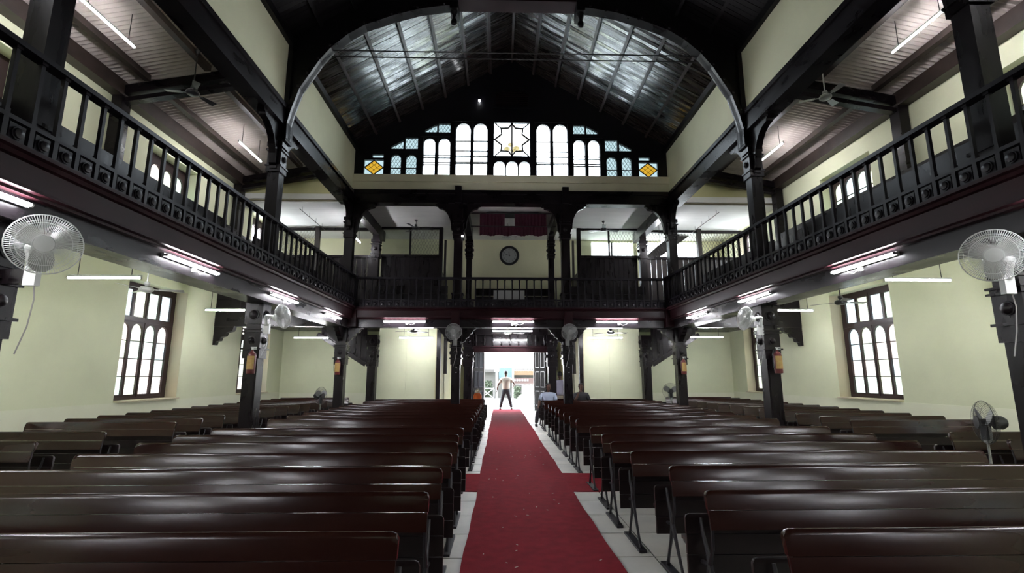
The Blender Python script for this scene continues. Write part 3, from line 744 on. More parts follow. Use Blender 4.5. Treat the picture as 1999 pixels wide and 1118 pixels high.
def upper_post(x, y, label, w=.30, zt=6.88, br=(), zb=3.6):
    t = thing('gallery_post', label, 'post', (x, y, 0), group='upper gallery posts'); h = w / 2
    MB().box(-h, h, -h, h, zb, 5.95).box(-h - .03, h + .03, -h - .03, h + .03, zb, zb + .45).box(-h - .05, h + .05, -h - .05, h + .05, zb + .45, zb + .49).build('shaft', M['wood'], t)
    MB().box(-h - .03, h + .03, -h - .03, h + .03, 5.8, 5.92).box(-h - .05, h + .05, -h - .05, h + .05, 5.92, 5.95).box(-h - .02, h + .02, -h - .02, h + .02, 5.95, 6.27).box(-h - .05, h + .05, -h - .05, h + .05, 6.27, 6.3).box(-h, h, -h, h, 6.3, zt).box(-h - .04, h + .04, -h - .04, h + .04, 6.36, 6.46).build('capital', M['wood'], t)
    for nx, ny in ((1, 0), (-1, 0), (0, -1)):
        b = MB(); boss(b, (nx * (h + .02), ny * (h + .02), 6.11), .06, (nx, ny)); b.build('boss', M['wood'], t, True)
    for dx, dy, d1, d2 in br:
        pr = bracket(d1, d2, .14, 0)
        if dx: m_ = plate([(dx * (h + u), zt + v) for u, v in pr], [], .14, 'xz', 0)
        else: m_ = plate([(dy * (h + u), zt + v) for u, v in pr], [], .14, 'yz', 0)
        m_.build('bracket', M['wood'], t)
    return t
for s in (-1, 1):
    for i, y in enumerate((0., 4.75 if s < 0 else 5., 10.)):
        upper_post(s * 5.1, y, f'tall dark post standing on the {SD[s]} gallery, {["beside the viewpoint", "nearest in view", "below the roof arch"][i]}', .24, 6.845, [(0, 1, .75, 1.0), (0, -1, .75, 1.0)])
    upper_post(s * 5.02, 14.98, f'dark upper corner post between {SD[s]} and rear galleries', .25, 6.93, [(-s, 0, .68, 1.0), (0, -1, .6, .9), ])
    upper_post(s * 1.66, 14.98, f'dark upper post {SD[s]} of the centre bay of the rear gallery', .26, 6.93, [(1, 0, .55, .9), (-1, 0, .6, .95)])
    upper_post(s * 4.83, 17.5, f'dark inner post behind the {SD[s]} bay of the rear gallery', .24, 6.62)
    upper_post(s * 1.48, 17.5, f'dark inner post beside the clock bay, {SD[s]}', .2, 6.62)

# ------------------------------------------------------------------ partitions of the rear gallery (y=17.7)
for s in (-1, 1):
    t = thing('partition_screen', ['', 'dark boarded partition with glazed top in the right rear gallery', 'dark boarded partition with glazed top in the left rear gallery'][s], 'partition')
    xs = [2.5, 2.72, 4.62]
    nb = 12
    for i in range(nb):
        a = 2.6 + (4.68 - 2.6) * i / nb; b = a + (4.68 - 2.6) / nb - .008
        MB().box(*xq(s, a, b), 17.68, 17.71, 3.62, 5.9).build('board', M['wood'], t)
    MB().box(*xq(s, 2.5, 4.7), 17.64, 17.76, 5.88, 5.97).build('rail', M['wood'], t)
    MB().box(*xq(s, 2.5, 4.7), 17.64, 17.76, 6.93, 7.0).build('rail', M['wood'], t)
    MB().box(*xq(s, 2.46, 2.6), 17.62, 17.78, 3.62, 7.0).build('stile', M['wood'], t)
    MB().box(*xq(s, 3.62, 3.68), 17.66, 17.74, 5.97, 6.95).build('stile', M['wood'], t)
    for a, b in ((2.6, 3.62), (3.68, 4.66)): MB().box(*xq(s, a, b), 17.70, 17.705, 5.97, 6.93).build('pane', glass('thin_glass', (.9, .92, .9), mixf=.95) if 'tg' not in M else M['tg'], t)
    MB().box(*xq(s, 2.58, 4.68), 17.712, 17.73, 3.62, 5.9).build('backing_board', M['wood'], t)
    # return towards the rear wall
    MB().box(*xq(s, 2.48, 2.56), 17.78, 19.28, 3.62, 5.3).build('side_panel', M['wood'], t)
    MB().box(*xq(s, 2.48, 2.56), 19.0, 19.1, 5.3, 6.9).box(*xq(s, 2.48, 2.56), 17.78, 19.28, 5.3, 5.38).build('side_frame', M['doorwood'], t)
    # outer section behind the corner post
    t2 = thing('partition_screen', f'lower boarded partition with wire mesh beyond the {SD[s]} corner post', 'partition')
    nb = 18
    for i in range(nb):
        a = 4.98 + (8.6 - 4.98) * i / nb; b = a + (8.6 - 4.98) / nb - .012
        MB().box(*xq(s, a, b), 17.68, 17.71, 3.62, 5.85).build('board', M['doorwood'] if s > 0 else M['wood'], t2)
    MB().box(*xq(s, 4.98, 8.6), 17.64, 17.76, 5.84, 5.93).box(*xq(s, 4.98, 8.6), 17.64, 17.76, 6.86, 6.96).build('rail', M['wood'], t2)
    MB().box(*xq(s, 6.95, 7.1), 17.62, 17.78, 3.62, 7.0).build('stile', M['doorwood'], t2)
    def mesh_panel(parent, a, b, c, d, y, m):
        q = MB(); st = .11
        poly = [(a, c), (b, c), (b, d), (a, d)]
        kk = -3.
        while kk < (b - a) + 3:
            for sg in (1, -1):
                cc = clip_seg((a + kk - sg * 1.5, c - 3), (a + kk + sg * 1.5, c + 3), poly)
                if cc: q.beam((cc[0][0], y, cc[0][1]), (cc[1][0], y, cc[1][1]), .008, .008)
            kk += st
        return q.build('wire_mesh', m, parent, kind='stuff')
    if s > 0:
        mesh_panel(t2, 5.0, 6.95, 5.93, 6.86, 17.7, M['doorwood']); mesh_panel(t2, 7.1, 8.6, 5.93, 6.86, 17.7, M['doorwood'])
        mesh_panel(t, 3.68, 4.66, 5.97, 6.93, 17.73, M['wire'])
        plate([(5.0, 5.93), (5.5, 5.93), (7.0, 7.0), (6.2, 7.0)], [], .06, 'xz', 18.6).build('stair_stringer', M['doorwood'], t2)
    else:
        mesh_panel(t2, -8.6, -7.1, 5.93, 6.86, 17.7, M['wire'])
        mesh_panel(t, -3.62, -2.62, 5.97, 6.93, 17.73, M['wire'])

# clock
ck = thing('wall_clock', 'round dark rimmed wall clock above the rear gallery bench', 'clock', (0, YR - .012, 6.35))
MB().lathe([(.39, 0), (.39, -.05), (.36, -.065), (.31, -.06), (.30, -.035)], (0, 0, 0), 'y', 40).build('rim', M['dark'], ck, True)
MB().lathe([(.305, -.02), (.305, -.036), (.001, -.037)], (0, 0, 0), 'y', 40).build('dial', M['clockface'], ck)
for i in range(12):
    a = 2 * PI * (i + 1) / 12
    cu = bpy.data.curves.new('num', 'FONT'); cu.body = str(i + 1); cu.size = .085; cu.align_x = 'CENTER'; cu.align_y = 'CENTER'; cu.extrude = .001
    ob = bpy.data.objects.new('num', cu); me = bpy.data.meshes.new_from_object(ob); bpy.data.objects.remove(ob)
    me.transform(Matrix.Rotation(PI / 2, 4, 'X')); me.materials.clear(); me.materials.append(M['dark'])
    link('numeral', me, ck, loc=(.245 * math.sin(a), -.040, .245 * math.cos(a)))
def hand(ang, L, w_):
    MB().cbox((0, 0, L / 2 - .02), (w_, .004, L + .04)).xf(Matrix.Rotation(ang, 4, 'Y')).build('hand', M['dark'], ck, loc=(0, -.045, 0))
hand(2 * PI * (11.8 / 12), .14, .022); hand(2 * PI * (48 / 60), .21, .014)

# rear gallery furniture
def plain_bench(name, label, x0, x1, y, z, h=.95, m='wood'):
    t = thing(name, label, 'bench', ((x0 + x1) / 2, y, z)); w2 = (x1 - x0) / 2
    MB().box(-w2, w2, 0, .03, h * .45, h * .70).build('back_plank', M[m], t); MB().box(-w2, w2, -.01, .02, h * .72, h).build('back_plank', M[m], t)
    MB().box(-w2, w2, .03, .38, .40, .44).build('seat', M[m], t); MB().box(-w2, w2, .0, .03, .05, h * .42).build('front_board', M[m], t)
    for x in (-w2 + .04, w2 - .04): MB().box(x - .03, x + .03, .0, .4, 0, .4).build('leg', M[m], t)
plain_bench('bench', 'dark bench in the left bay of the rear gallery', -4.5, -2.1, 16.3, 3.62)
plain_bench('bench', 'dark bench in the right bay of the rear gallery', 2.0, 4.5, 16.3, 3.62)
plain_bench('bench', 'dark bench under the clock with a white sheet', -1.2, 1.25, 16.3, 3.62, .86)
MB().box(-.58, .45, 16.27, 16.288, 4.08, 4.42).build('paper_sheet', M['paper'], None, label='white sheet fixed to the bench front below the clock', cat='paper')
# valance
va = thing('curtain_valance', 'maroon pleated valance hanging under the rear gallery ceiling', 'curtain', (0.06, 15.75, 0))
def pleats(x0, x1, z0, z1, y, wav=.02):
    n_ = int((x1 - x0) / .03); v = []; f = []
    for i in range(n_ + 1):
        x = x0 + (x1 - x0) * i / n_; dy = wav * math.sin(i * 1.7) + random.uniform(-.004, .004)
        v += [(x, y + dy * .5, z1), (x, y + dy, (z0 + z1) / 2), (x, y + dy * 1.2, z0 + .02 * math.sin(i * .37))]
    for i in range(n_):
        for j in (0, 1): f.append((3 * i + j, 3 * i + j + 1, 3 * i + j + 4, 3 * i + j + 3))
    return MB().add(v, f)
pleats(-1.1, -.28, 6.42, 6.9, 0).build('curtain_panel', M['curtain'], va)
pleats(.05, 1.1, 6.42, 6.9, 0).build('curtain_panel', M['curtain'], va)
pleats(-1.1, 1.12, 6.14, 6.44, -.06).build('curtain_frill', M['curtain'], va)
MB().tube([(-1.4, 0, 6.92), (1.4, 0, 6.92)], .02, 8).tube([(-1.4, -.02, 6.46), (1.4, -.02, 6.46)], .02, 8).build('curtain_rod', M['dark'], va)
plate([(-1.0, 6.93), (1.1, 6.93), (.8, 6.99), (-.8, 6.99)], [], .5, 'xz', .3).build('top_board', M['curtaind'], va)

# ------------------------------------------------------------------ entrance: portal, leaves, jambs, outside
pt = thing('entrance_portal', 'dark timber portal with turned spindles across the entrance', 'portal', kind='structure'); del pt['category']
MB().box(-1.33, 1.33, 17.46, 17.64, 2.44, 2.62).box(-1.33, 1.33, 17.42, 17.66, 2.62, 2.66).build('lintel', M['fascia'], pt)
MB().box(-1.33, 1.33, 17.5, 17.6, 3.05, 3.32).build('header', M['wood'], pt)
MB().box(-1.33, 1.33, 17.6, 17.63, 2.66, 3.06).build('transom_board', M['wood'], pt)
for i in range(9):
    x = -1.2 + i * .3
    MB().lathe([(.02, 2.66), (.035, 2.7), (.02, 2.76), (.04, 2.86), (.02, 2.95), (.032, 3.0), (.02, 3.05)], (x, 17.5, 0), 'z', 10).build('spindle', M['wood'], pt, True)
dt = thing('door_1', 'open double entrance door with white jambs', 'door', kind='structure'); del dt['category']
MB().box(-1.2, -1.1, YD - .04, YD + .32, 0, 3.1).box(1.3, 1.4, YD - .04, YD + .32, 0, 3.1).box(-1.2, 1.4, YD - .04, YD + .32, 3.05, 3.15).build('jamb', M['jamb'], dt)
def leaf(hx, ang, s, m1, m2, m3):
    lf = link('door_leaf', None, dt, loc=(hx, YD - .05, 0)); lf.rotation_euler.z = ang
    mm = MB().box(*sorted((0, s * 1.2)), -.045, 0, .03, 3.0).build('leaf_board', m1, lf)
    k_ = 0
    for z0, z1 in ((.25, .95), (1.1, 1.85), (2.0, 2.85)):
        for a, b in ((.12, .55), (.66, 1.08)):
            po = arched if z0 > 1.9 else rect
            o_ = po(min(s * a, s * b), max(s * a, s * b), z0, z1)
            i_ = po(min(s * a, s * b) + .045, max(s * a, s * b) - .045, z0 + .045, z1 - .045)
            plate(o_, [i_], .02, 'xz', -.055).build('panel_moulding', m3, lf); plate(i_, [], .01, 'xz', -.05).build('door_panel', m2, lf)
leaf(-1.17, math.radians(68), -1, M['leaf'], M['doorgrey'], M['doorpale'])
leaf(1.37, math.radians(-68), 1, M['leaf'], M['leaf'], M['wood'])
nb = thing('notice_board', 'white notice board on the entrance wall behind the standing person', 'notice board', (2.28, YD - .01, 2.2))
MB().box(-.2, .2, -.03, 0, -.28, .3).build('board', M['paper'], nb); MB().box(-.15, .15, -.034, -.03, .12, .2).box(-.16, .16, -.034, -.03, -.02, .03).box(-.16, .16, -.034, -.03, -.12, -.06).build('printed_line', M['shirtblue'], nb); MB().box(-.21, .21, -.06, 0, -.31, -.28).build('ledge', M['plasticd'], nb)

# outside ------------------------------------------------------------
st = mat('street_paving', (.16, .155, .145), .8, var=.1, vscale=1)
struct('pavement', MB().box(-14, 14, 27.0, 60, -.14, -.02), st, 'bright street paving outside the entrance')
fac = mat('shop_pale', (.080, .076, .070), .8, var=.1, vscale=2)
osign = mat('sign_orange', (.085, .050, .022), .6); bsign = mat('sign_blue', (.045, .080, .095), .6); gsign = mat('board_grey', (.045, .040, .038), .6)
leafm = mat('street_leaves', (.045, .060, .035), .8, var=.3, vscale=6)
sh_ = thing('street_shop', 'pale open fronted shop with orange and blue boards across the street', 'shop', (0, 0, 0))
MB().box(-7, 7, 39.5, 42, -.05, 2.0).build('wall', fac, sh_)
MB().box(-3.6, -.75, 39.0, 39.4, 1.95, 2.2).build('awning', gsign, sh_)
MB().box(-.42, .62, 38.9, 39.4, 1.45, 2.25).build('sign_board', bsign, sh_)
MB().box(.68, 2.9, 38.9, 39.4, 1.72, 2.05).build('sign_board', osign, sh_)
MB().box(.68, 2.9, 38.9, 39.4, 2.1, 2.2).build('sign_board', gsign, sh_)
MB().box(.68, 2.9, 39.0, 39.4, .95, 1.5).build('shelf_front', mat('shop_rust', (.055, .030, .026), .7), sh_)
for i in range(6): MB().box(.74 + i * .2, .86 + i * .2, 38.93, 39.0, 1.28, 1.4).build('white_packet', M['jamb'], sh_)
MB().box(.7, 2.8, 38.93, 39.0, 1.02, 1.06).build('shelf_edge', M['jamb'], sh_)
MB().box(1.35, 2.6, 38.8, 38.9, .35, .92).build('white_panel', M['jamb'], sh_)
for x, k_ in ((-.58, 'left'), (.66, 'right')): MB().box(x - .06, x + .06, 38.5, 38.62, -.02, 2.3).build('street_post', M['jamb'], None, label=f'white post {k_} of the man in the doorway', cat='post')
gt = thing('street_gate', 'pale low gate with crossed braces beyond the doorway', 'gate', (-1.25, 38.3, -.02))
MB().box(-.55, .5, -.03, .03, .72, .78).box(-.55, .5, -.03, .03, .0, .06).box(-.55, -.48, -.03, .03, 0, .8).box(.43, .5, -.03, .03, 0, .8).build('frame', M['paper'], gt)
MB().beam((-.5, 0, .05), (.45, 0, .75), .03, .05).beam((-.5, 0, .75), (.45, 0, .05), .03, .05).build('brace', M['paper'], gt)
def bush(name, label, c, r, h, n_, m=leafm):
    q = MB()
    for i in range(n_):
        th = random.uniform(0, 2 * PI); rr = r * random.random() ** .5; z = random.uniform(.1, h)
        p = Vector((c[0] + rr * math.cos(th), c[1] + rr * math.sin(th), c[2] + z)); a = Vector((random.uniform(-1, 1), random.uniform(-1, 1), random.uniform(-.5, 1))).normalized() * .13; b = a.cross(Vector((random.random(), 1, random.random()))).normalized() * .05
        q.add([p - a, p + b, p + a, p - b], [(0, 1, 2, 3)])
    t = thing(name, label, 'plant', c); 
    q.xf(Matrix.Translation(-Vector(c))).build('foliage', m, t, kind='stuff'); MB().tube([(0, 0, 0), (0.03, 0, h * .7)], [.03, .015], 6).build('stem', M['doorwood'], t)
bush('street_shrub', 'green shrub behind the low gate outside', (-1.4, 38.9, -.02), .5, 1.3, 400)
bush('street_shrub', 'green shrub between street post and man outside', (.95, 37.6, -.02), .3, .9, 160)
cv = thing('covered_heap', 'pale yellow cloth covered heap on the street', 'heap', (1.75, 37.6, -.02))
mb = MB(); N_ = 14
for i in range(N_ + 1):
    for j in range(9):
        u = PI * i / N_; x = -.85 + 1.7 * i / N_; h_ = .5 * math.sin(u) ** .5 * math.sin(PI * j / 8) ** .6; mb.v.append((x, -.6 + 1.2 * j / 8, h_ * (1 + .05 * math.sin(i * 3 + j))))
for i in range(N_):
    for j in range(8): mb.f.append((i * 9 + j, i * 9 + j + 1, (i + 1) * 9 + j + 1, (i + 1) * 9 + j))
mb.build('cover', mat('pale_yellow_cover', (.085, .086, .065), .8), cv, True)
MB().box(-.25, .25, -.02, .02, 0, .95).build('street_panel', gsign, None, label='grey panel standing behind the covered heap', cat='panel', loc=(1.05, 38.7, -.02))
ob = thing('orange_bundle', 'orange and white bundle on a stand beside the left door leaf', 'bundle', (-1.28, 21.3, 0))
MB().lathe([(.12, .62), (.17, .68), (.18, .8), (.14, .9), (.1, .93)], (0, 0, 0), 'z', 14).build('cloth_body', M['orange'], ob, True)
for dx, dz in ((-.06, .98), (.05, 1.0), (.0, 1.05)): MB().lathe([(.01, -.07), (.05, -.04), (.055, .02), (.02, .06)], (dx, 0, dz), 'z', 10).build('white_top', M['cloth'], ob, True)
MB().box(-.17, .17, -.15, .15, .58, .62).box(-.16, -.13, -.14, -.11, 0, .58).box(.13, .16, -.14, -.11, 0, .58).box(-.16, -.13, .11, .14, 0, .58).box(.13, .16, .11, .14, 0, .58).build('stand', M['wood'], ob)

# ------------------------------------------------------------------ carpets
def strip(pts_l, pts_r, z, m, name, label, cat, group=None):
    n_ = len(pts_l); v = []; f = []
    for (a, ya), (b, yb) in zip(pts_l, pts_r):
        for k_ in range(5):
            t_ = k_ / 4; v.append((a + (b - a) * t_, ya + (yb - ya) * t_, z + random.uniform(0, .002)))
    for i in range(n_ - 1):
        for k_ in range(4): f.append((i * 5 + k_, i * 5 + k_ + 1, (i + 1) * 5 + k_ + 1, (i + 1) * 5 + k_))
    base = len(v); v += [(a, b, z - .011) for a, b, c in v[:base]]
    for i in range(n_ - 1):
        for k_ in (0, 4): f.append((i * 5 + k_, (i + 1) * 5 + k_, base + (i + 1) * 5 + k_, base + i * 5 + k_))
    for i in (0, n_ - 1):
        for k_ in range(4): f.append((i * 5 + k_, i * 5 + k_ + 1, base + i * 5 + k_ + 1, base + i * 5 + k_))
    return MB().add(v, f).build(name, m, None, True, None, label, cat, group)
ys_ = [1.3 + i * .3 for i in range(81)]; ys_ = [y for y in ys_ if y < 25.3] + [25.3]
wob = lambda y: .009 * math.sin(y * 1.1) + .006 * math.sin(y * 4.7 + 1)
strip([(-.68 + wob(y), y) for y in ys_], [(.67 + wob(y + 9), y) for y in ys_], .030, M['carpet'], 'aisle_carpet', 'long dark red runner carpet down the central aisle', 'carpet')
xs_ = [-2.4 + i * .2 for i in range(25)]
strip([(x, 7.36 + .03 * math.sin(x * 5)) for x in xs_], [(x, 8.70 + .03 * math.sin(x * 3 + 1)) for x in xs_], .0185, M['carpet2'], 'cross_carpet', 'short red carpet crossing under the central runner', 'carpet')
db = mat('pale_debris', (.55, .5, .45), .8)
mb = MB()
for i in range(46):
    x = random.uniform(-.6, .6); y = random.uniform(3.8, 12); a = random.uniform(0, PI); L = random.uniform(.008, .035)
    mb.beam((x, y, .034), (x + L * math.cos(a), y + L * math.sin(a), .037), .006, .003)
mb.build('fallen_petals', db, None, kind='stuff', label='tiny pale specks scattered on the red runner', cat='debris')

# ------------------------------------------------------------------ pews
def pew_board(L, z0, z1, y0, y1, bulge, th, rc=.035, cut_top=True):
    """board spanning L in x; section from (y0,z0) bottom to (y1,z1) top; convex towards -y"""
    h = L / 2; xs = [-h, -h + rc * .3, -h + rc, -h + rc * 2]; xs = xs + [-h + L * i / 12 for i in range(1, 12)] + [h - rc * 2, h - rc, h - rc * .3, h]
    sec = []
    K = 5
    for i in range(K + 1):
        t_ = i / K; b_ = bulge * math.sin(PI * t_); sec.append((y0 + (y1 - y0) * t_ - b_, z0 + (z1 - z0) * t_))
    sec = sec + ([(y1 + th * .25, z1 + .006), (y1 + th * .7, z1 + .004), (y1 + th, z1 - .008), (y0 + th, z0)] if cut_top else [(y1 + .001, z1), (y1 + th * .5, z1), (y1 + th, z1), (y0 + th, z0)])
    mb = MB(); k_ = len(sec)
    for x in xs:
        d_ = h - abs(x); dz = rc - math.sqrt(max(rc * rc - (rc - min(d_, rc)) ** 2, 0)) if d_ < rc else 0
        for (y, z) in sec:
            f_ = (z - z0) / (z1 - z0); zz = min(z, z1 + .006 - dz * (1.0 if cut_top else 0)) if f_ > .5 else z
            mb.v.append((x, y + .001 * math.sin(x * 2.1), zz + .0015 * math.sin(x * 1.7 + 1)))
    n_ = len(xs)
    for i in range(n_ - 1):
        for j in range(k_):
            j2 = (j + 1) % k_; mb.f.append((i * k_ + j, i * k_ + j2, (i + 1) * k_ + j2, (i + 1) * k_ + j))
    mb.f.append(tuple(range(k_))); mb.f.append(tuple((n_ - 1) * k_ + j for j in range(k_))[::-1])
    return mb
def make_pew(L):
    r = thing('pew', '', 'pew'); h = L / 2
    pew_board(L, .741, .85, -.030, 0, .0014, .03).build('back_plank', M['pew'], r, True)
    pew_board(L - .01, .628, .737, -.058, -.031, .0010, .028, cut_top=False).build('back_plank', M['pew'], r, True)
    Ll = L + .16
    pew_board(Ll, .545, .665, .165, .17, .002, .024, .03).build('lower_plank', M['pewlow'], r, True)
    MB().box(-Ll / 2, Ll / 2, .160, .186, .415, .54).build('lower_plank', M['pewlow'], r); MB().box(-Ll / 2, Ll / 2, .158, .184, .28, .41).build('lower_plank', M['pewlow'], r)
    MB().box(-h, h, .20, .36, .42, .445).build('seat_plank', M['pewlow'], r); MB().box(-h, h, .365, .50, .42, .445).build('seat_plank', M['pewlow'], r)
    fr = MB()
    fr.tube([(0, .145, .65), (0, .12, .56), (0, .06, .46), (0, .03, .39)], [.010, .013, .014, .02], 6)
    fr.tube([(0, .03, .39), (0, -.05, .25), (0, -.14, .1), (0, -.20, .02)], [.02, .014, .012, .016], 6)
    fr.tube([(0, .03, .39), (0, .09, .25), (0, .17, .1), (0, .21, .02)], [.02, .014, .012, .016], 6)
    fr.tube([(0, .03, .39), (0, -.03, .5), (0, -.04, .62), (0, -.015, .76)], [.016, .012, .012, .01], 6)
    fr.tube([(0, .03, .39), (0, .18, .37), (0, .48, .41)], [.016, .014, .012], 6)
    fr.box(-.035, .035, -.27, .30, 0.0, .022)
    me = fr.mesh('iron_frame', M['iron'], True)
    xs = [-h - .0, 0, h + .0] if L > 3 else [-h, h]
    for x in xs: link('iron_frame', me, r, loc=(x * .992, 0, 0))
    return r
NAV = make_pew(3.62); AIS = make_pew(2.46); used = set()
def place_pew(proto, x, y, z, rz, label, group):
    key = proto.name
    if key not in used:
        used.add(key); o = proto; o.location = (x, y, z); o.rotation_euler.z = rz; o['label'] = label; o['group'] = group
    else: o = dup(proto, None, (x, y, z), rz, label, group)
    o.rotation_euler.x = random.uniform(-.004, .004) if z > .005 else 0
    return o
ZF = .0125
rowsNL = [2.57, 3.41, 4.26, 5.09, 5.93, 6.67, 7.52, 9.2, 10.0, 10.8, 11.6, 12.4, 13.2, 14.0, 15.44, 16.16, 16.88]
rowsNR = [2.57, 3.41, 4.32, 5.15, 5.91, 6.66, 7.62, 9.0, 9.8, 10.7, 11.6, 12.35, 13.15, 14.0, 15.40, 16.08]
rowsAL = [5.35, 6.19, 7.23, 8.75, 9.5, 10.25, 11.0, 11.75, 12.5, 13.25, 14.0, 14.75, 15.5, 16.25, 17.0, 17.75, 18.5]
rowsAR = [5.3, 6.1, 6.9, 8.85, 9.7, 10.5, 11.25, 12.0, 12.75, 13.5, 14.25, 15.0, 15.75, 16.5, 17.25, 18.0, 18.7]
EL = [.0, .03, .02, .02, .01, -.04, -.04] + [0] * 20
ER = [.04, .0, .07, -.04, -.07, -.02, .0] + [0] * 20
for i, y in enumerate(rowsNL): place_pew(NAV, -.85 + EL[i] - 1.81, y, ZF if y < 17 else .001, 0, f'long glossy dark pew left of the red runner, {ordn(i)} row from the viewpoint', 'pews left of the central aisle')
for i, y in enumerate(rowsNR): place_pew(NAV, .98 + ER[i] + 1.81, y, ZF, 0, f'long glossy dark pew right of the red runner, {ordn(i)} row from the viewpoint', 'pews right of the central aisle')
place_pew(NAV, 1.0 + 1.81, 17.12, .012, PI, 'dark pew facing the other pews where the two men sit', 'pews right of the central aisle')
for i, y in enumerate(rowsAL): place_pew(AIS, -7.02, y, .0, 0, f'short dark pew beside the left wall, {ordn(i)} row from the viewpoint', 'pews of the left aisle')
for i, y in enumerate(rowsAR): place_pew(AIS, 7.02, y, .0, 0, f'short dark pew beside the right wall, {ordn(i)} row from the viewpoint', 'pews of the right aisle')

# ------------------------------------------------------------------ tube lights
def tube_light(p, L, along, label, group, fixture='fascia', face=(0, -1), hang=0):
    t = thing('tube_light', label, 'light', p, group=group)
    ax = Vector((1, 0, 0)) if along == 'x' else Vector((0, 1, 0))
    a = -ax * (L / 2 - .02); b = ax * (L / 2 - .02)
    MB().tube([a, b], .0165, 10).build('tube', M['tube'], t, True)
    f = Vector((face[0], face[1], 0))
    for e in (-1, 1): MB().tube([ax * e * (L / 2 - .02), ax * e * (L / 2)], .02, 8).build('end_cap', M['plastic'], t)
    if fixture == 'fascia':
        c = -f * .045
        d = (L, .035, .05) if along == 'x' else (.035, L, .05)
        MB().cbox(c, d).build('batten', M['plastic'], t)
        for e in (-1, 1): MB().cbox(ax * e * (L / 2 - .01) - f * .02, (.02, .05, .03) if along == 'x' else (.05, .02, .03)).build('lamp_holder', M['plastic'], t)
        # hanging loop of flex and starter
        s0 = ax * .1 - f * .04; q = MB().tube([s0 + Vector((0, 0, -.02)), s0 + Vector((0, 0, -.07)) + ax * .03, s0 + Vector((0, 0, -.10)) + ax * .1, s0 + Vector((0, 0, -.06)) + ax * .2, s0 + ax * .24 + Vector((0, 0, -.02))], .005, 5)
        q.build('flex', M['wire'], t)
        MB().cbox(ax * .06 - f * .04 + Vector((0, 0, -.055)), (.05, .05, .07)).build('holder_box', M['plastic'], t)
    else:
        MB().cbox((0, 0, .032), (L, .03, .03) if along == 'x' else (.03, L, .03)).build('batten', M['plastic'], t)
        for e in (-1, 1): MB().tube([ax * e * L * .36 + Vector((0, 0, .04)), ax * e * L * .36 + Vector((0, 0, hang))], .006, 6).build('hanger_rod', M['dark'], t)
    return t
gF = 'tube lights fixed to the gallery fascias'; gH = 'tube lights hung on rods'
posn = ['nearest the viewpoint', 'second', 'third', 'fourth', 'last before the rear corner']
for s, cs in ((-1, [(1.0, ), (3.95,), (7.12,), (10.22,), (13.25,)]), (1, [(1.1,), (3.85,), (6.8,), (9.85,), (12.85,)])):
    for i, (yc,) in enumerate(cs):
        tube_light((s * 4.775, yc, 3.185), 1.26, 'y', f'bright tube light on the {SD[s]} gallery beam, {["behind the near wall fan", "beside the near wall fan", "between the first two posts", "above the white fan", "last before the rear corner"][i]}', gF, 'fascia', (-s, 0))
    for yc in (-2.2,): tube_light((s * 4.775, yc, 3.185), 1.26, 'y', f'tube light on the {SD[s]} gallery beam behind the viewpoint, {"first" if yc > -3 else "second"}', gF, 'fascia', (-s, 0))
for xc, nm in ((-3.2, 'left'), (.03, 'centre'), (3.15, 'right')):
    tube_light((xc, 14.79, 3.215), 1.26, 'x', f'bright tube light on the rear gallery beam, {nm} bay', gF, 'fascia', (0, -1))
tube_light((.03, 15.5, 3.0), 1.26, 'x', 'hanging tube light just behind the centre of the rear gallery beam', gH, 'hang', hang=.3)
tube_light((-.29, 17.2, 2.84), .56, 'x', 'short tube light before the entrance portal, left one', gH, 'hang', hang=.45)
tube_light((.31, 17.2, 2.84), .56, 'x', 'short tube light before the entrance portal, right one', gH, 'hang', hang=.45)
tube_light((-3.12, 16.5, 2.86), 1.12, 'x', 'hanging tube light before the left stair enclosure', gH, 'hang', hang=.45)
tube_light((3.15, 16.5, 2.87), 1.16, 'x', 'hanging tube light before the right stair enclosure', gH, 'hang', hang=.45)
tube_light((-6.55, 16.5, 2.85), 1.14, 'x', 'hanging tube light at the rear of the left aisle', gH, 'hang', hang=.45)
tube_light((6.55, 16.5, 2.90), 1.14, 'x', 'hanging tube light at the rear of the right aisle', gH, 'hang', hang=.42)
tube_light((-6.73, 8.0, 3.165), 1.18, 'x', 'hanging tube light over the left aisle before the big window', gH, 'hang', hang=.52)
tube_light((7.15, 8.6, 3.31), 1.24, 'x', 'hanging tube light over the right aisle before the big window', gH, 'hang', hang=.5)
for s in (-1, 1):
    for yc in (2.6, -.8, -4.0): tube_light((s * 6.9, yc, 3.15), 1.18, 'x', f'added unseen tube light over the {SD[s]} aisle, {"beside" if yc > 2 else ("just behind" if yc > -2 else "far behind")} the viewpoint', gH, 'hang', hang=.5)  # unseen tubes added at bay spacing for pew highlights and wall fill
tube_light((-7.5, 13.0, 3.30), 1.04, 'x', 'hanging tube light before the raking beam of the left aisle', gH, 'hang', hang=.66)
tube_light((7.5, 13.0, 3.34), 1.04, 'x', 'hanging tube light before the raking beam of the right aisle', gH, 'hang', hang=.62)
for s in (-1, 1):
    for i, yc in enumerate((7.65, 12.5)):
        tube_light((s * 7.0, yc, 7.46 if s < 0 else 7.60), 1.22, 'y', f'hanging tube light under the corrugated roof of the {SD[s]} gallery, {"nearer" if i == 0 else "farther"} one', gH, 'hang', hang=.55)
    tube_light((s * 7.0, 2.0, 7.5), 1.22, 'y', f'added unseen tube light over the {SD[s]} gallery beside the viewpoint', gH, 'hang', hang=.55)
for s in (-1, 1):
    tube_light((s * 5.3, 16.6, 6.25), 1.0, 'y', f'hanging tube light in the rear gallery beyond the {SD[s]} corner post', gH, 'hang', hang=.77)

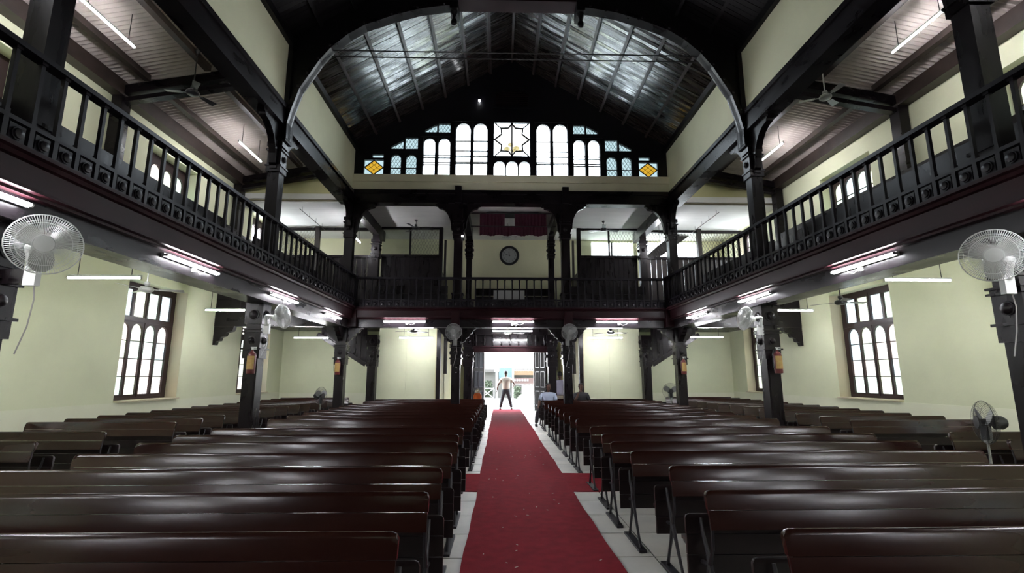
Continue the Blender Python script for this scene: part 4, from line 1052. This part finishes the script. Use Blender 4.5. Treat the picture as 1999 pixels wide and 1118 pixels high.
# bulb on post, camera on beam
b_ = thing('light_bulb', 'small bright bulb on the upper post left of the clock', 'lamp', (-1.52, 14.72, 5.83))
MB().lathe([(.001, -.03), (.03, -.02), (.038, .0), (.03, .02), (.001, .03)], (0, 0, 0), 'z', 12).build('bulb', M['bulb'], b_, True); MB().box(-.015, .015, .02, .14, -.02, .02).build('bracket', M['dark'], b_)
sc_ = thing('security_camera', 'small white security camera under the middle rear tube light', 'camera', (.07, 14.86, 3.13))
MB().cbox((-.06, 0, 0), (.06, .09, .06)).build('mount', M['plastic'], sc_); MB().lathe([(.045, -.05), (.045, .05)], (.04, 0, 0), 'y', 12).build('body', M['plastic'], sc_, True); MB().lathe([(.028, -.055), (.02, -.05)], (.04, 0, 0), 'y', 12).build('lens', M['dark'], sc_)

# ------------------------------------------------------------------ fans
def cage(R, depth, nw, wr):
    mb = MB()
    for r_, y_ in ((R, 0), (R * .72, -depth * .75), (R * .3, -depth), (R * .85, depth * .7), (R * .35, depth)):
        mb.tube([(r_ * math.cos(2 * PI * i / 32), y_, r_ * math.sin(2 * PI * i / 32)) for i in range(32)], wr * (2.6 if r_ == R else 1.2), 5, True)
    for i in range(nw):
        a = 2 * PI * i / nw; c_, s_ = math.cos(a), math.sin(a)
        for sg in (-1, 1):
            mb.tube([(R * c_, 0, R * s_), (R * .93 * c_, sg * depth * .42, R * .93 * s_), (R * .7 * c_, sg * depth * .78, R * .7 * s_), (R * .28 * c_, sg * depth, R * .28 * s_)], wr, 3)
    return mb
CAGE = {}
def blades(R, n_, tw=.5):
    mb = MB()
    for k_ in range(n_):
        a0 = 2 * PI * k_ / n_ + .5; v = []; f = []
        for i in range(7):
            t_ = i / 6; r_ = R * (.2 + .74 * t_); w2 = R * (.14 + .28 * math.sin(PI * min(t_ * .62 + .15, 1)))
            if i == 6: w2 *= .55
            for j in (-1, 0, 1):
                an = a0 + j * w2 / max(r_, .05) * .8; v.append((r_ * math.cos(an), j * w2 * tw * .5, r_ * math.sin(an)))
        for i in range(6):
            for j in (0, 1): f.append((i * 3 + j, i * 3 + j + 1, i * 3 + j + 4, i * 3 + j + 3))
        mb.add(v, f)
    return mb
def fan_head(t, R, loc, mc, mb_, mh, nw=90, wr=.002, aim=(0, 0)):
    h = link('fan_head', None, t, loc=loc); h.rotation_euler = (aim[0], 0, aim[1])
    key = (round(R, 3), nw, mc.name)
    if key not in CAGE: CAGE[key] = (cage(R, .075, nw, wr).mesh('guard', mc), blades(R, 3).mesh('blades', mb_, True))
    g_ = link('guard', CAGE[key][0], h); 
    b2 = link('blades', CAGE[key][1], h)
    MB().lathe([(.02, -.084), (.07, -.08), (.075, -.07), (.02, -.065)], (0, 0, 0), 'y', 20).build('badge_disc', mh, h, True)
    MB().lathe([(.045, -.05), (.045, .05)], (0, 0, 0), 'y', 12).build('hub', mh, h, True)
    MB().lathe([(.05, .075), (.075, .085), (.078, .16), (.05, .2), (.01, .205)], (0, 0, 0), 'y', 16).build('motor', mh, h, True)
    return h
def wall_fan(post, label, aim, R=.25, side=(0, -1), m='plastic', blade='blade', cagem='cage', hp=None, arm=None):
    x, y, z = post
    t = thing('mounted_fan', label, 'fan', (x, y, z), group='wall fans on the posts')
    MB().cbox((0, .0, -.28), (.11, .06, .19)).build('wall_bracket', M[m], t)
    MB().tube([(0, -.02, -.22), (0, -.06, -.1), (0, -.09, -.03)], [.035, .028, .03], 10).build('neck', M[m], t, True)
    h = fan_head(t, R, (math.sin(aim[1]) * .22 * 1, -.09 - .12, 0), M[cagem], M[blade], M[m], aim=aim)
    h.location = Vector((0, -.09, 0)) + Matrix.Rotation(aim[1], 3, 'Z') @ Vector((0, -.2, .0))
    if hp: h.location = Vector(hp) - Vector(post)
    if hp: MB().tube([(0, -.09, -.03), Vector(hp) - Vector(post) + Matrix.Rotation(aim[1], 3, 'Z') @ Vector((0, .19, 0))], .03, 8).build('swivel_arm', M[m], t, True)
    if arm: MB().beam((0, .03, -.28), arm, .06, .14).build('mounting_arm', M['wood'], t)
    MB().tube([(.03, .0, -.36), (.05, .0, -.5), (.02, .01, -.75), (-.05, .01, -1.0)], .006, 5).build('cable', M['wire'], t)
    return t
wall_fan((-4.70, 4.62, 2.80), 'large white wall fan on the nearest left post', (math.radians(8), math.radians(40)), .26, cagem='cage', hp=(-4.36, 4.32, 2.74), arm=(-.36, .08, -.28))
wall_fan((4.80, 4.85, 2.80), 'large grey wall fan on the nearest right post', (math.radians(8), math.radians(-42)), .25, hp=(4.42, 4.58, 2.76), arm=(.2, .12, -.28))
wall_fan((-4.93, 9.84, 2.80), 'white wall fan turned sideways on the left extinguisher post', (math.radians(-8), math.radians(80)), .24, hp=(-4.60, 9.76, 2.76))
wall_fan((4.86, 9.84, 2.80), 'white wall fan turned sideways on the right extinguisher post', (math.radians(-8), math.radians(-84)), .24, hp=(4.53, 9.78, 2.75))
wall_fan((-1.68, 14.73, 2.88), 'grey wall fan on the post left of the entrance aisle', (math.radians(5), math.radians(-8)), .24, m='plasticd', blade='plasticd', cagem='cagegrey')
wall_fan((1.64, 14.73, 2.88), 'grey wall fan on the post right of the entrance aisle', (math.radians(5), math.radians(8)), .241, m='plasticd', blade='plasticd', cagem='cagegrey')
def pedestal(p, label, R, hz, aim):
    t = thing('pedestal_fan', label, 'fan', p, group='pedestal fans')
    MB().lathe([(.22, 0), (.22, .02), (.12, .04), (.03, .06), (.03, .1)], (0, 0, 0), 'z', 24).build('base', M['dark'], t, True)
    MB().tube([(0, 0, .05), (0, 0, hz - .1)], .014, 10).build('pole', M['chrome'], t, True); MB().cbox((0, 0, hz - .12), (.07, .07, .16)).build('switch_box', M['dark'], t)
    h = fan_head(t, R, (0, 0, hz), M['dark'], M['plasticd'], M['dark'], 54, .0012, aim=aim)
pedestal((-5.1, 13.6, 0), 'black pedestal fan before the left corner post', .23, 1.1, (0, math.radians(70)))
pedestal((5.33, 16.75, 0), 'pedestal fan behind the right corner post', .27, 1.12, (0, math.radians(-8)))
pedestal((5.36, 5.92, 0), 'black pedestal fan standing by the right aisle pews', .25, 1.07, (0, math.radians(-112)))
def ceiling_fan(p, zc, label, m='blade', a0=0., R=.6):
    t = thing('ceiling_fan', label, 'fan', p, group='ceiling fans')
    d = zc - p[2]
    MB().tube([(0, 0, .03), (0, 0, d)], .012, 8).build('rod', M['dark'] if m == 'bladed' else M['plastic'], t); MB().lathe([(.02, .06), (.05, .1), (.045, .14), (.02, .15)], (0, 0, 0), 'z', 14).build('lower_canopy', M[m], t, True); MB().lathe([(.02, d - .08), (.05, d - .04), (.055, d)], (0, 0, 0), 'z', 14).build('canopy', M[m], t, True)
    MB().lathe([(.03, -.05), (.09, -.045), (.12, -.02), (.12, .02), (.09, .05), (.02, .06)], (0, 0, 0), 'z', 20).build('motor', M[m], t, True)
    for k_ in range(3):
        a = a0 + 2 * PI * k_ / 3
        b2 = MB().cbox((.17, 0, 0), (.14, .03, .008)); b2.add([(.2, -.05, .006), (.2, .05, -.006), (R, .07, -.012), (R, -.07, .014), (.2, -.05, .010), (.2, .05, -.002), (R, .07, -.008), (R, -.07, .018)], [(0, 1, 2, 3), (4, 5, 6, 7), (0, 1, 5, 4), (1, 2, 6, 5), (2, 3, 7, 6), (3, 0, 4, 7)])
        b2.xf(Matrix.Rotation(a, 4, 'Z')).build('blade', M[m], t)
ceiling_fan((-7.0, 9.35, 3.21), 3.85, 'pale ceiling fan before the left aisle window', 'blade', .4)
ceiling_fan((7.0, 10.45, 3.18), 3.85, 'dark ceiling fan before the right aisle window', 'bladed', .1)
ceiling_fan((-6.6, 9.35, 7.25), 8.2, 'dark ceiling fan under the corrugated roof of the left gallery', 'bladed', 1.2, .5)
ceiling_fan((6.6, 9.6, 7.5), 8.2, 'grey ceiling fan under the corrugated roof of the right gallery', 'blade', .6, .5)
ceiling_fan((-3.31, 16.8, 6.7), 7.02, 'dark ceiling fan over the left bay of the rear gallery', 'bladed', .2)
ceiling_fan((3.28, 16.8, 6.7), 7.02, 'dark ceiling fan over the right bay of the rear gallery', 'bladed', .35)
ceiling_fan((-.07, 17.2, 6.55), 7.02, 'small cream ceiling fan above the clock', 'plastic', .2, .3)
ceiling_fan((-3.12, 16.0, 3.03), 3.33, 'dark ceiling fan under the rear gallery, left bay', 'bladed', .9)
ceiling_fan((3.22, 16.0, 3.0), 3.33, 'dark ceiling fan under the rear gallery, right bay', 'bladed', .3)
ceiling_fan((-.1, 16.1, 3.0), 3.33, 'pale ceiling fan above the entrance aisle', 'blade', .5)

# ------------------------------------------------------------------ extinguishers
def ext(p, label):
    t = thing('fire_extinguisher', label, 'fire extinguisher', p, group='fire extinguishers on the posts')
    MB().lathe([(.055, -.22), (.075, -.21), (.078, -.18), (.078, .12), (.07, .16), (.04, .20), (.022, .21), (.022, .24)], (0, 0, 0), 'z', 20).build('cylinder', M['red'], t, True)
    q = MB(); n_ = 12
    for i in range(n_ + 1):
        a = -PI / 2 - 1.05 + 2.1 * i / n_
        for z in (-.13, .12): q.v.append((.0805 * math.cos(a), .0805 * math.sin(a), z))
    for i in range(n_): q.f.append((2 * i, 2 * i + 1, 2 * i + 3, 2 * i + 2))
    q.build('label_sheet', M['yellow'], t, True)
    MB().cbox((0, 0, .255), (.03, .03, .04)).cbox((.02, 0, .285), (.10, .018, .012)).cbox((.03, 0, .255), (.09, .018, .012)).build('valve', M['plastic'], t)
    MB().tube([(-.02, 0, .25), (-.07, 0, .24), (-.10, -.01, .15), (-.10, -.01, 0), (-.09, -.01, -.12)], .009, 6).build('hose', M['dark'], t, True)
    MB().box(-.03, .03, .07, .105, -.05, .05).build('hook', M['iron'], t)
ext((-5.1, 9.70, 1.87), 'red extinguisher with yellow label on the left post under the white fan')
ext((5.08, 9.70, 1.88), 'red extinguisher with yellow label on the right post under the white fan')
ext((-5.05, 14.67, 1.87), 'red extinguisher on the left corner post')
ext((5.05, 14.67, 1.89), 'red extinguisher on the right corner post')

# stairs: raking boarded side between corner post and inner post
for s in (-1, 1):
    t = thing('stair_side', f'dark raking stair side beside the {SD[s]} corner post', 'stairs', group='gallery stair sides')
    nb = 8
    for i in range(nb):
        xa = 5.0 + (6.6 - 5.0) * i / nb; xb = xa + (6.6 - 5.0) / nb - .01
        za = 2.0 + (xa - 4.95) * .62; zb = 2.0 + (xb - 4.95) * .62
        plate([(s * xa, za), (s * xb, zb), (s * xb, 3.3), (s * xa, 3.3)], [], .04, 'xz', 17.55).build('board', M['wood'], t)
    MB().beam((s * 5.0, 17.5, 2.01), (s * 6.7, 17.5, 3.06), .1, .14).build('stringer', M['wood'], t)

# ------------------------------------------------------------------ people
def skin_body(name, verts, edges, root, m, parent, sub=1):
    me = bpy.data.meshes.new(name); me.from_pydata([v[:3] for v in verts], edges, []); me.update()
    o = bpy.data.objects.new(name, me); C.objects.link(o)
    md = o.modifiers.new('skin', 'SKIN'); md.use_smooth_shade = True
    sv = me.skin_vertices[0].data
    for i, v in enumerate(verts): sv[i].radius = (v[3], v[4] if len(v) > 4 else v[3]); sv[i].use_root = (i == root)
    sb = o.modifiers.new('sub', 'SUBSURF'); sb.levels = sub; sb.render_levels = sub
    dg = bpy.context.evaluated_depsgraph_get(); m2 = bpy.data.meshes.new_from_object(o.evaluated_get(dg)); bpy.data.objects.remove(o)
    m2.materials.clear(); m2.materials.append(m)
    for p in m2.polygons: p.use_smooth = True
    return link(name, m2, parent)
def head(t, c, r, face, hair=True, tilt=0):
    """c centre, face direction angle (0 = -y)"""
    R_ = Matrix.Translation(c) @ Matrix.Rotation(face, 4, 'Z') @ Matrix.Rotation(tilt, 4, 'X')
    prof = [(.001, -.118), (.035, -.112), (.055, -.09), (.068, -.05), (.076, 0), (.078, .04), (.07, .08), (.045, .108), (.001, .118)]
    mb = MB().lathe(prof, (0, 0, 0), 'z', 16); mb.v = [(x, y * 1.18, z) for x, y, z in mb.v]
    mb.tube([(0, -.085, .02), (0, -.108, -.02), (0, -.09, -.03)], [.008, .013, .01], 6)
    for e in (-1, 1): mb.lathe([(.001, -.012), (.014, -.008), (.016, .01), (.006, .018)], (e * .08, .0, 0), 'z', 8)
    mb.tube([(-.02, -.082, -.055), (0, -.087, -.056), (.02, -.082, -.055)], .005, 5)
    hd = mb.xf(R_).build('head', M['skin'], t, True)
    hm = MB().lathe([(.074, -.04), (.084, .0), (.086, .04), (.078, .09), (.05, .122), (.001, .13)], (0, 0, 0), 'z', 16)
    hm.v = [(x, max(y * 1.22, -.085 if z > .05 else -.02) + .006, z if y < .0 or z > -.02 else z) for x, y, z in hm.v]
    hm.xf(R_).build('hair', M['hair'], t, True)
    q = MB()
    for e in (-1, 1): q.lathe([(.001, -.006), (.009, -.003), (.009, .003), (.001, .006)], (e * .028, -.086, .012), 'y', 8)
    q.xf(R_).build('eyes', M['dark'], t)
    return hd
def hand_(t, p, d, m):
    d = Vector(d).normalized(); p = Vector(p); sd_ = d.cross(Vector((0, 0, 1)));
    if sd_.length < .1: sd_ = Vector((0, 1, 0))
    sd_.normalize(); nrm_ = sd_.cross(d)
    V = [(*p, .022, .014), (*(p + d * .05), .032, .014), (*(p + d * .085), .034, .013)]; E_ = [(0, 1), (1, 2)]
    for i, (o_, l_) in enumerate(((-.028, .06), (-.010, .075), (.010, .07), (.027, .055))):
        b = len(V); a = p + d * .09 + sd_ * o_; V += [(*a, .0085), (*(a + d * l_ * .5 + nrm_ * .006), .008), (*(a + d * l_ * .9 + nrm_ * .02), .006)]; E_ += [(2, b), (b, b + 1), (b + 1, b + 2)]
    b = len(V); a = p + d * .03 + sd_ * .03; V += [(*(a + sd_ * .012), .010), (*(a + d * .03 + sd_ * .028), .008)]; E_ += [(0, b), (b, b + 1)]
    return skin_body('hand', V, E_, 0, M['skin'], t, 1)
def stand_person(label, loc, rz, shirt, pants, sc=1., arms=None, spread=.16):
    t = thing('person', label, 'person', loc, rz)
    # pants: pelvis + legs
    V = [(0, 0, .98, .19, .13), (0, 0, .90, .19, .135)]; E_ = [(0, 1)]
    for s in (-1, 1):
        b = len(V); V += [(s * .10, 0, .80, .115, .11), (s * (.10 + spread * .45), -.01, .50, .088), (s * (.10 + spread * .75), .01, .28, .078), (s * (.10 + spread), 0, .09, .062)]
        E_ += [(1, b), (b, b + 1), (b + 1, b + 2), (b + 2, b + 3)]
    skin_body('trousers', V, E_, 0, pants, t)
    for s in (-1, 1):
        x = s * (.10 + spread); MB().add([(x - .045, .06, 0), (x + .045, .06, 0), (x + .05 + s * .02, -.17, 0), (x - .04 + s * .02, -.17, 0), (x - .04, .05, .09), (x + .04, .05, .09), (x + .035 + s * .02, -.15, .04), (x - .03 + s * .02, -.15, .04)], [(0, 1, 2, 3), (4, 5, 6, 7), (0, 1, 5, 4), (1, 2, 6, 5), (2, 3, 7, 6), (3, 0, 4, 7)]).build('shoe', M['dark'], t)
    V = [(0, 0, .88, .215, .15), (0, 0, 1.08, .205, .145), (0, .0, 1.28, .22, .145), (0, 0, 1.42, .17, .11), (0, 0, 1.50, .07, .07)]; E_ = [(0, 1), (1, 2), (2, 3), (3, 4)]
    arms = arms or [((-.30, 0, 1.15), (-.33, -.05, .88)), ((.30, 0, 1.15), (.33, -.05, .88))]
    for s, (el, wr_) in zip((-1, 1), arms):
        b = len(V); V += [(s * .20, 0, 1.39, .085), (*(Vector((s * .2, 0, 1.38)).lerp(Vector(el), .75)), .075)]; E_ += [(3, b), (b, b + 1)]
    skin_body('shirt', V, E_, 0, shirt, t)
    V = [(0, 0, 1.44, .05), (0, -.005, 1.56, .048)]; skin_body('neck', V, [(0, 1)], 0, M['skin'], t)
    for s, (el, wr_) in zip((-1, 1), arms):
        a = Vector((s * .2, 0, 1.38)).lerp(Vector(el), .6); skin_body('forearm', [(*a, .055), (*el, .050), (*wr_, .034)], [(0, 1), (1, 2)], 0, M['skin'], t)
        hand_(t, wr_, Vector(wr_) - Vector(el), M['skin'])
    head(t, (0, -.01, 1.66), .1, 0)
    return t
p1 = stand_person('man in pale shirt and charcoal trousers standing legs apart in the doorway, seen from behind', (-.05, 25.0, 0), PI, M['shirtwhite'], M['trousers'], arms=[((-.40, .0, 1.18), (-.34, -.22, 1.05)), ((.36, .02, 1.14), (.42, -.02, .88))])
p1.scale = (1.06, 1.06, 1.06)
p3 = stand_person('person in grey white shirt and khaki trousers standing with back turned behind the right post', (1.83, 18.35, 0), PI, M['shirtgrey'], M['khaki'], spread=.04)
def sit_person(label, loc, rz, shirt, pants, arms, leg_out=False, facez=0, tilt=0):
    t = thing('person', label, 'person', loc, rz)
    V = [(0, .02, .56, .19, .15), (0, .0, .53, .18, .13)]; E_ = [(0, 1)]
    L = [((-.10, -.10, .55), (-.13, -.42, .54), (-.13, -.44, .30), (-.13, -.44, .09)), ((.10, -.10, .55), (.13, -.42, .54), (.13, -.44, .30), (.13, -.44, .09))]
    if leg_out: L[leg_out - 1] = ((-.12, -.06, .55), (-.34, -.10, .52), (-.40, -.18, .28), (-.43, -.24, .09))
    for l_ in L:
        b = len(V); V += [(*l_[0], .11), (*l_[1], .09), (*l_[2], .075), (*l_[3], .06)]; E_ += [(1, b), (b, b + 1), (b + 1, b + 2), (b + 2, b + 3)]
    skin_body('trousers', V, E_, 0, pants, t)
    for l_ in L:
        x, y, z = l_[3]; MB().add([(x - .045, y + .06, .0), (x + .045, y + .06, .0), (x + .045, y - .17, .0), (x - .045, y - .17, .0), (x - .04, y + .05, .09), (x + .04, y + .05, .09), (x + .035, y - .15, .04), (x - .035, y - .15, .04)], [(0, 1, 2, 3), (4, 5, 6, 7), (0, 1, 5, 4), (1, 2, 6, 5), (2, 3, 7, 6), (3, 0, 4, 7)]).build('shoe', M['dark'], t)
    V = [(0, .02, .54, .21, .16), (0, .05, .72, .21, .16), (0, .07, .90, .225, .15), (0, .06, 1.03, .17, .11), (0, .05, 1.10, .07)]; E_ = [(0, 1), (1, 2), (2, 3), (3, 4)]
    for s, (el, wr_) in zip((-1, 1), arms):
        b = len(V); V += [(s * .20, .06, 1.0, .085), (*(Vector((s * .2, .06, 1.0)).lerp(Vector(el), .8)), .075)]; E_ += [(3, b), (b, b + 1)]
    skin_body('shirt', V, E_, 0, shirt, t)
    skin_body('neck', [(0, .05, 1.06, .05), (0, .03, 1.16, .048)], [(0, 1)], 0, M['skin'], t)
    for s, (el, wr_) in zip((-1, 1), arms):
        a = Vector((s * .2, .06, 1.0)).lerp(Vector(el), .65); skin_body('forearm', [(*a, .055), (*el, .050), (*wr_, .034)], [(0, 1), (1, 2)], 0, M['skin'], t); hand_(t, wr_, Vector(wr_) - Vector(el), M['skin'])
    head(t, (0, .02, 1.26), .1, facez, tilt=tilt)
    return t
sit_person('seated man in pale blue shirt with one leg out in the aisle', (1.27, 16.98, .0), 0, M['shirtblue'], M['trousers'], [((-.31, -.02, .76), (-.35, -.12, .52)), ((.28, -.02, .76), (.20, -.26, .62))], 1, .5)
sit_person('seated person in a dark jacket beside the right post, hand to the face', (2.37, 16.98, .0), 0, M['jacket'], M['trousers'], [((-.22, -.16, .82), (-.10, -.17, 1.08)), ((.28, -.04, .76), (.16, -.26, .60))], 0, -.35)
